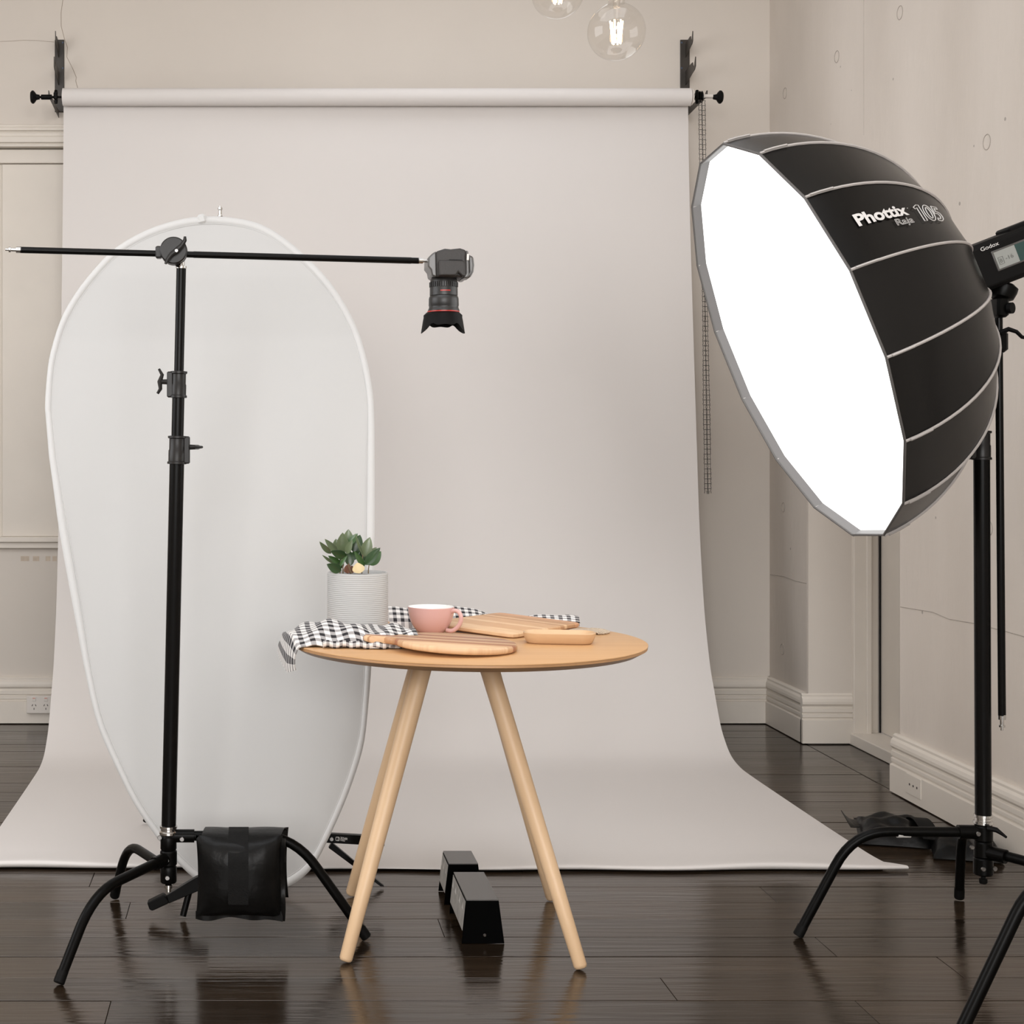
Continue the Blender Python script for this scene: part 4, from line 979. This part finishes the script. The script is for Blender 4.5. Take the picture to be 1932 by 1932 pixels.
ptext('o', (1711.5, 393.5), (1713.5, 393), (1710.5, 391), 'registered_mark')
# ------------------------------------------------------------------ strobe head
sa = -sn; sup = sv; hubp = sc-sn*SD
R3 = Matrix((sa, Vector((0, 1, 0)) - sa*sa.y, sup)).transposed()
stb = thing('strobe_head', 'black studio flash head with small screen behind the softbox', 'strobe light', hubp)
def sp(a, y, u): return hubp+sa*a+Vector((0, 1, 0))*y+sup*u
MB().box(sp(.20, 0, .004), (.30, .125, .118), R3, ch=.010).build('housing', M_blackm, stb, bevel=.003)
MB().box(sp(.235, -.01, .066), (.12, .07, .014), R3, ch=.004).build('top_handle', M_blackm, stb)
MB().box(sp(.152, -.0630, .008), (.094, .004, .052), R3).build('screen_bezel', M_camg, stb, bevel=.0015)
MB().box(sp(.137, -.0652, .008), (.055, .001, .043), R3).build('screen', M_lcd, stb, smooth=0)
MB().box(sp(.178, -.0652, .008), (.028, .001, .043), R3).build('screen_dark_part', M_lcdd, stb, smooth=0)  # darker teal part of the screen
R_t = sa.normalized()
textplane('Godox', sp(.083, -.0640, .043), R_t, sup, .048, .010, M_print, 'lettering', stb, .01)
textplane('B', sp(.118, -.0660, .000), R_t, sup, .006, .010, M_ink, 'lettering', stb)
textplane('-16', sp(.133, -.0660, .002), R_t, sup, .020, .010, M_ink, 'lettering', stb)
MB().tube([sp(a, -.0660, u) for a, u in ((.115, -.004), (.127, -.004), (.127, .014), (.115, .014))], .0006, 4, closed=True).build('icon_frame', M_ink, stb)
for i in range(4):
    MB().box(sp(.2135, -.0630, .030-.016*i), (.009, .002, .0032), R3).build('button_mark', M_print, stb, smooth=0)
brp = P(1893, 545, 3.845)
MB().lathe([(.018, -.030), (.030, -.022), (.034, -.006), (.034, .006), (.022, .014)], 24, Matrix.Translation(brp) @ Matrix.Rotation(.3, 4, 'Y')).build('mount_knob', M_black, stb)
# ------------------------------------------------------------------ right stand, rod and joint
RX, RY = 1.813, 3.86
def RP(px, py, Y=RY): return P(px, py, Y)
rs = thing('light_stand', 'black turtle base stand at right holding up the softbox', 'light stand', (RX, RY, 0))
MB().tube([(RX+.004, RY, RP(0, 1545).z), (RX, RY, RP(0, 862).z)], .0195, 24).build('lower_tube', M_pole, rs)
MB().tube([(RX, RY, RP(0, 870).z), (RX, RY, RP(0, 640).z)], .0125, 20).build('upper_tube', M_pole, rs)
collar(rs, Vector((RX, RY, RP(0, 868).z)), Vector((0, 0, 1)), .021, .074, (-1, 0, 0), (.2, -1, 0))
hx = RX+.004
MB().lathe([(.021, 0), (.0235, .003), (.0235, .010), (.020, .012), (.020, .018), (.0225, .02), (.0225, .026), (.019, .027)], 28, Matrix.Translation((hx, RY, RP(0, 1556).z))).build('chrome_collar', M_chrome, rs)
hub(rs, hx, RY, 0, 0, [(RP(0, 1557).z, RP(0, 1586).z, .0225), (RP(0, 1587).z, RP(0, 1617).z, .0225), (RP(0, 1618).z, RP(0, 1650).z, .0235)])
MB().lathe([(.008, 0), (.010, .003), (.010, .012), (.006, .013), (.006, .020)], 14, Matrix.Translation((hx, RY, RP(0, 1667).z))).build('bottom_bolt', M_blackm, rs)
zA, zB, zC_ = RP(0, 1570).z, RP(0, 1604).z, RP(0, 1606).z
leg(rs, (hx-.02, RY, zA), (P(1610, 1576, 3.885).x, 3.885, zA-.004), (1.3625, 3.892, 0))
sleeve(rs, Vector((hx, RY, zA)), (-1, .05, 0), .0175, .062)
leg(rs, (hx+.005, RY+.015, zB), (1.905, 4.17, zB-.012), (1.924, 4.228, 0))
sleeve(rs, Vector((hx, RY, zB)), (.27, .95, 0), .0165, .05)
leg(rs, (hx+.015, RY-.01, zC_), (2.03, 3.58, zC_-.014), (2.10, 3.49, 0))
sleeve(rs, Vector((hx, RY, zC_)), (.6, -.8, -.03), .0175, .058)
m = MB(); m.tube([RP(1862, 1562, 3.83), RP(1880, 1566, 3.82), RP(1890, 1573, 3.815), RP(1899, 1580, 3.812)], [.010, .009, .006, .004], 10, flat=.7); m.build('release_lever', M_blackm, rs)
MB().lathe([(.0138, 0), (.0138, .0322)], 16, Matrix.Translation(P(1692, 1563, 3.878)+Vector((0, 0, -.0095))) @ Matrix.Rotation(PI/2, 4, 'Y')).build('white_tape', M_tape, rs)
for p in (RP(1839, 1570)+Vector((0, -.018, 0)), RP(1873, 1605)+Vector((0, -.03, 0)), RP(1847, 1635)+Vector((0, -.023, 0)), RP(1869, 1635)+Vector((0, -.021, 0)), RP(1831, 1597)+Vector((0, -.008, 0))): screw(rs, p)
rod = thing('drop_rod', 'thin black extension rod hanging beside the right stand pole', 'extension rod', (1.863, 3.845, .56))
MB().tube([P(1884, 575, 3.845), P(1890.5, 1350, 3.845)], .0092, 16).build('rod_tube', M_pole, rod)
rb_ = P(1890.5, 1350, 3.845); MB().lathe([(.0092, .002), (.0092, -.010), (.005, -.011), (.005, -.023), (.0075, -.024), (.0075, -.029), (.0035, -.030), (.0035, -.037), (0, -.038)], 16, Matrix.Translation(rb_)).build('end_stud', M_chrome, rod)
tj = P(1886, 580, 3.84); MB().box(tj, (.030, .045, .052), ch=.006).build('tilt_joint', M_black, rod)
MB().tube([tj+Vector((.012, -.022, -.004)), tj+Vector((.018, -.03, -.004))], .014, 16).build('joint_knob', M_blackm, rod)
cj = P(1884, 645, 3.845); MB().box(cj, (.034, .045, .055), ch=.008).build('grip_clamp', M_black, rod)
MB().box(cj+Vector((-.035, .012, 0)), (.06, .026, .03), ch=.005).build('clamp_link', M_black, rod)
MB().tube([P(1888, 628, 3.82), P(1903, 621, 3.81), P(1918, 626, 3.80), P(1928, 636, 3.80), P(1950, 640, 3.80)], [.010, .0085, .007, .0065, .005], 12, flat=.7).build('clamp_handle', M_blackm, rod)
# ------------------------------------------------------------------ neighbouring stand mostly out of frame
ns = thing('light_stand', 'black stand leg entering from the lower right corner of frame', 'light stand', (2.02, 3.17, 0))
leg(ns, (2.0, 3.17, .30), (P(1955, 1640, 3.17).x, 3.17, .375-.008), (P(1797, 1985, 3.155).x, 3.155, 0), .0135)
leg(ns, (2.03, 3.19, .26), (2.12, 3.42, .25), (2.16, 3.52, 0)); leg(ns, (2.03, 3.15, .27), (2.12, 2.92, .26), (2.16, 2.82, 0))
hub(ns, 2.02, 3.17, 0, 0, [(.41, .34, .024), (.33, .28, .023), (.27, .21, .023)])
MB().tube([(2.02, 3.17, .40), (2.02, 3.17, 1.5)], .018, 20).build('tube', M_pole, ns)
# ------------------------------------------------------------------ sandbag on the floor at right
s2 = thing('sandbag', 'limp black sandbag lying on floor by the right baseboard', 'sandbag', (2.03, 4.68, 0))
def flat_bag(c, ang, lx_, ly_, th, name, seed, m_=M_vinyl):
    rnd = random.Random(seed); ph = [rnd.uniform(0, 6) for _ in range(4)]; m = MB(); Rz = Matrix.Rotation(ang, 3, 'Z')
    for sgn in (0, 1):
        def fn(u, v, sgn=sgn):
            a = 2*u-1; b_ = 2*v-1
            bul = ((1-abs(a)**3)*(1-abs(b_)**3))**.5
            lift = .03*max(0, -a-.75)*4*max(0, b_+.2)
            z = .006+lift+(th*bul+.005*math.sin(a*8+ph[0]+b_*4)*bul+.006*math.sin(b_*9+ph[1])*bul if sgn else 0)
            return Vector(c)+Rz @ Vector((a*lx_/2*(1-.06*(1-b_*b_)*abs(a)), b_*ly_/2*(1-.06*(1-a*a)*abs(b_)), max(z, .004)))
        m.grid(fn, 22, 18)
    return m.build(name, m_, s2, smooth=70)
flat_bag((2.005, 4.87, 0), -.30, .22, .22, .066, 'pouch', 3)
flat_bag((2.155, 4.70, 0), -.30, .20, .22, .060, 'pouch', 5)
m = MB(); Rz = Matrix.Rotation(-.35, 3, 'Z')
m.grid(lambda u, v: Vector((2.03, 4.83, 0))+Rz @ Vector((-.005+.05*u+.05*v, .10-.20*v, .012+.066*math.sin(PI*(.12+.8*v))**.6)), 3, 18).build('strap', M_strap, s2, solid=.002)
m = MB(); m.grid(lambda u, v: Vector((1.935, 4.90, 0))+Vector((-.055*u, .08*v-.01*u, .020+.05*u*u*(.3+.7*v)+.02*(1-u))), 6, 8).build('corner_flap', M_vinyl, s2, solid=.002)
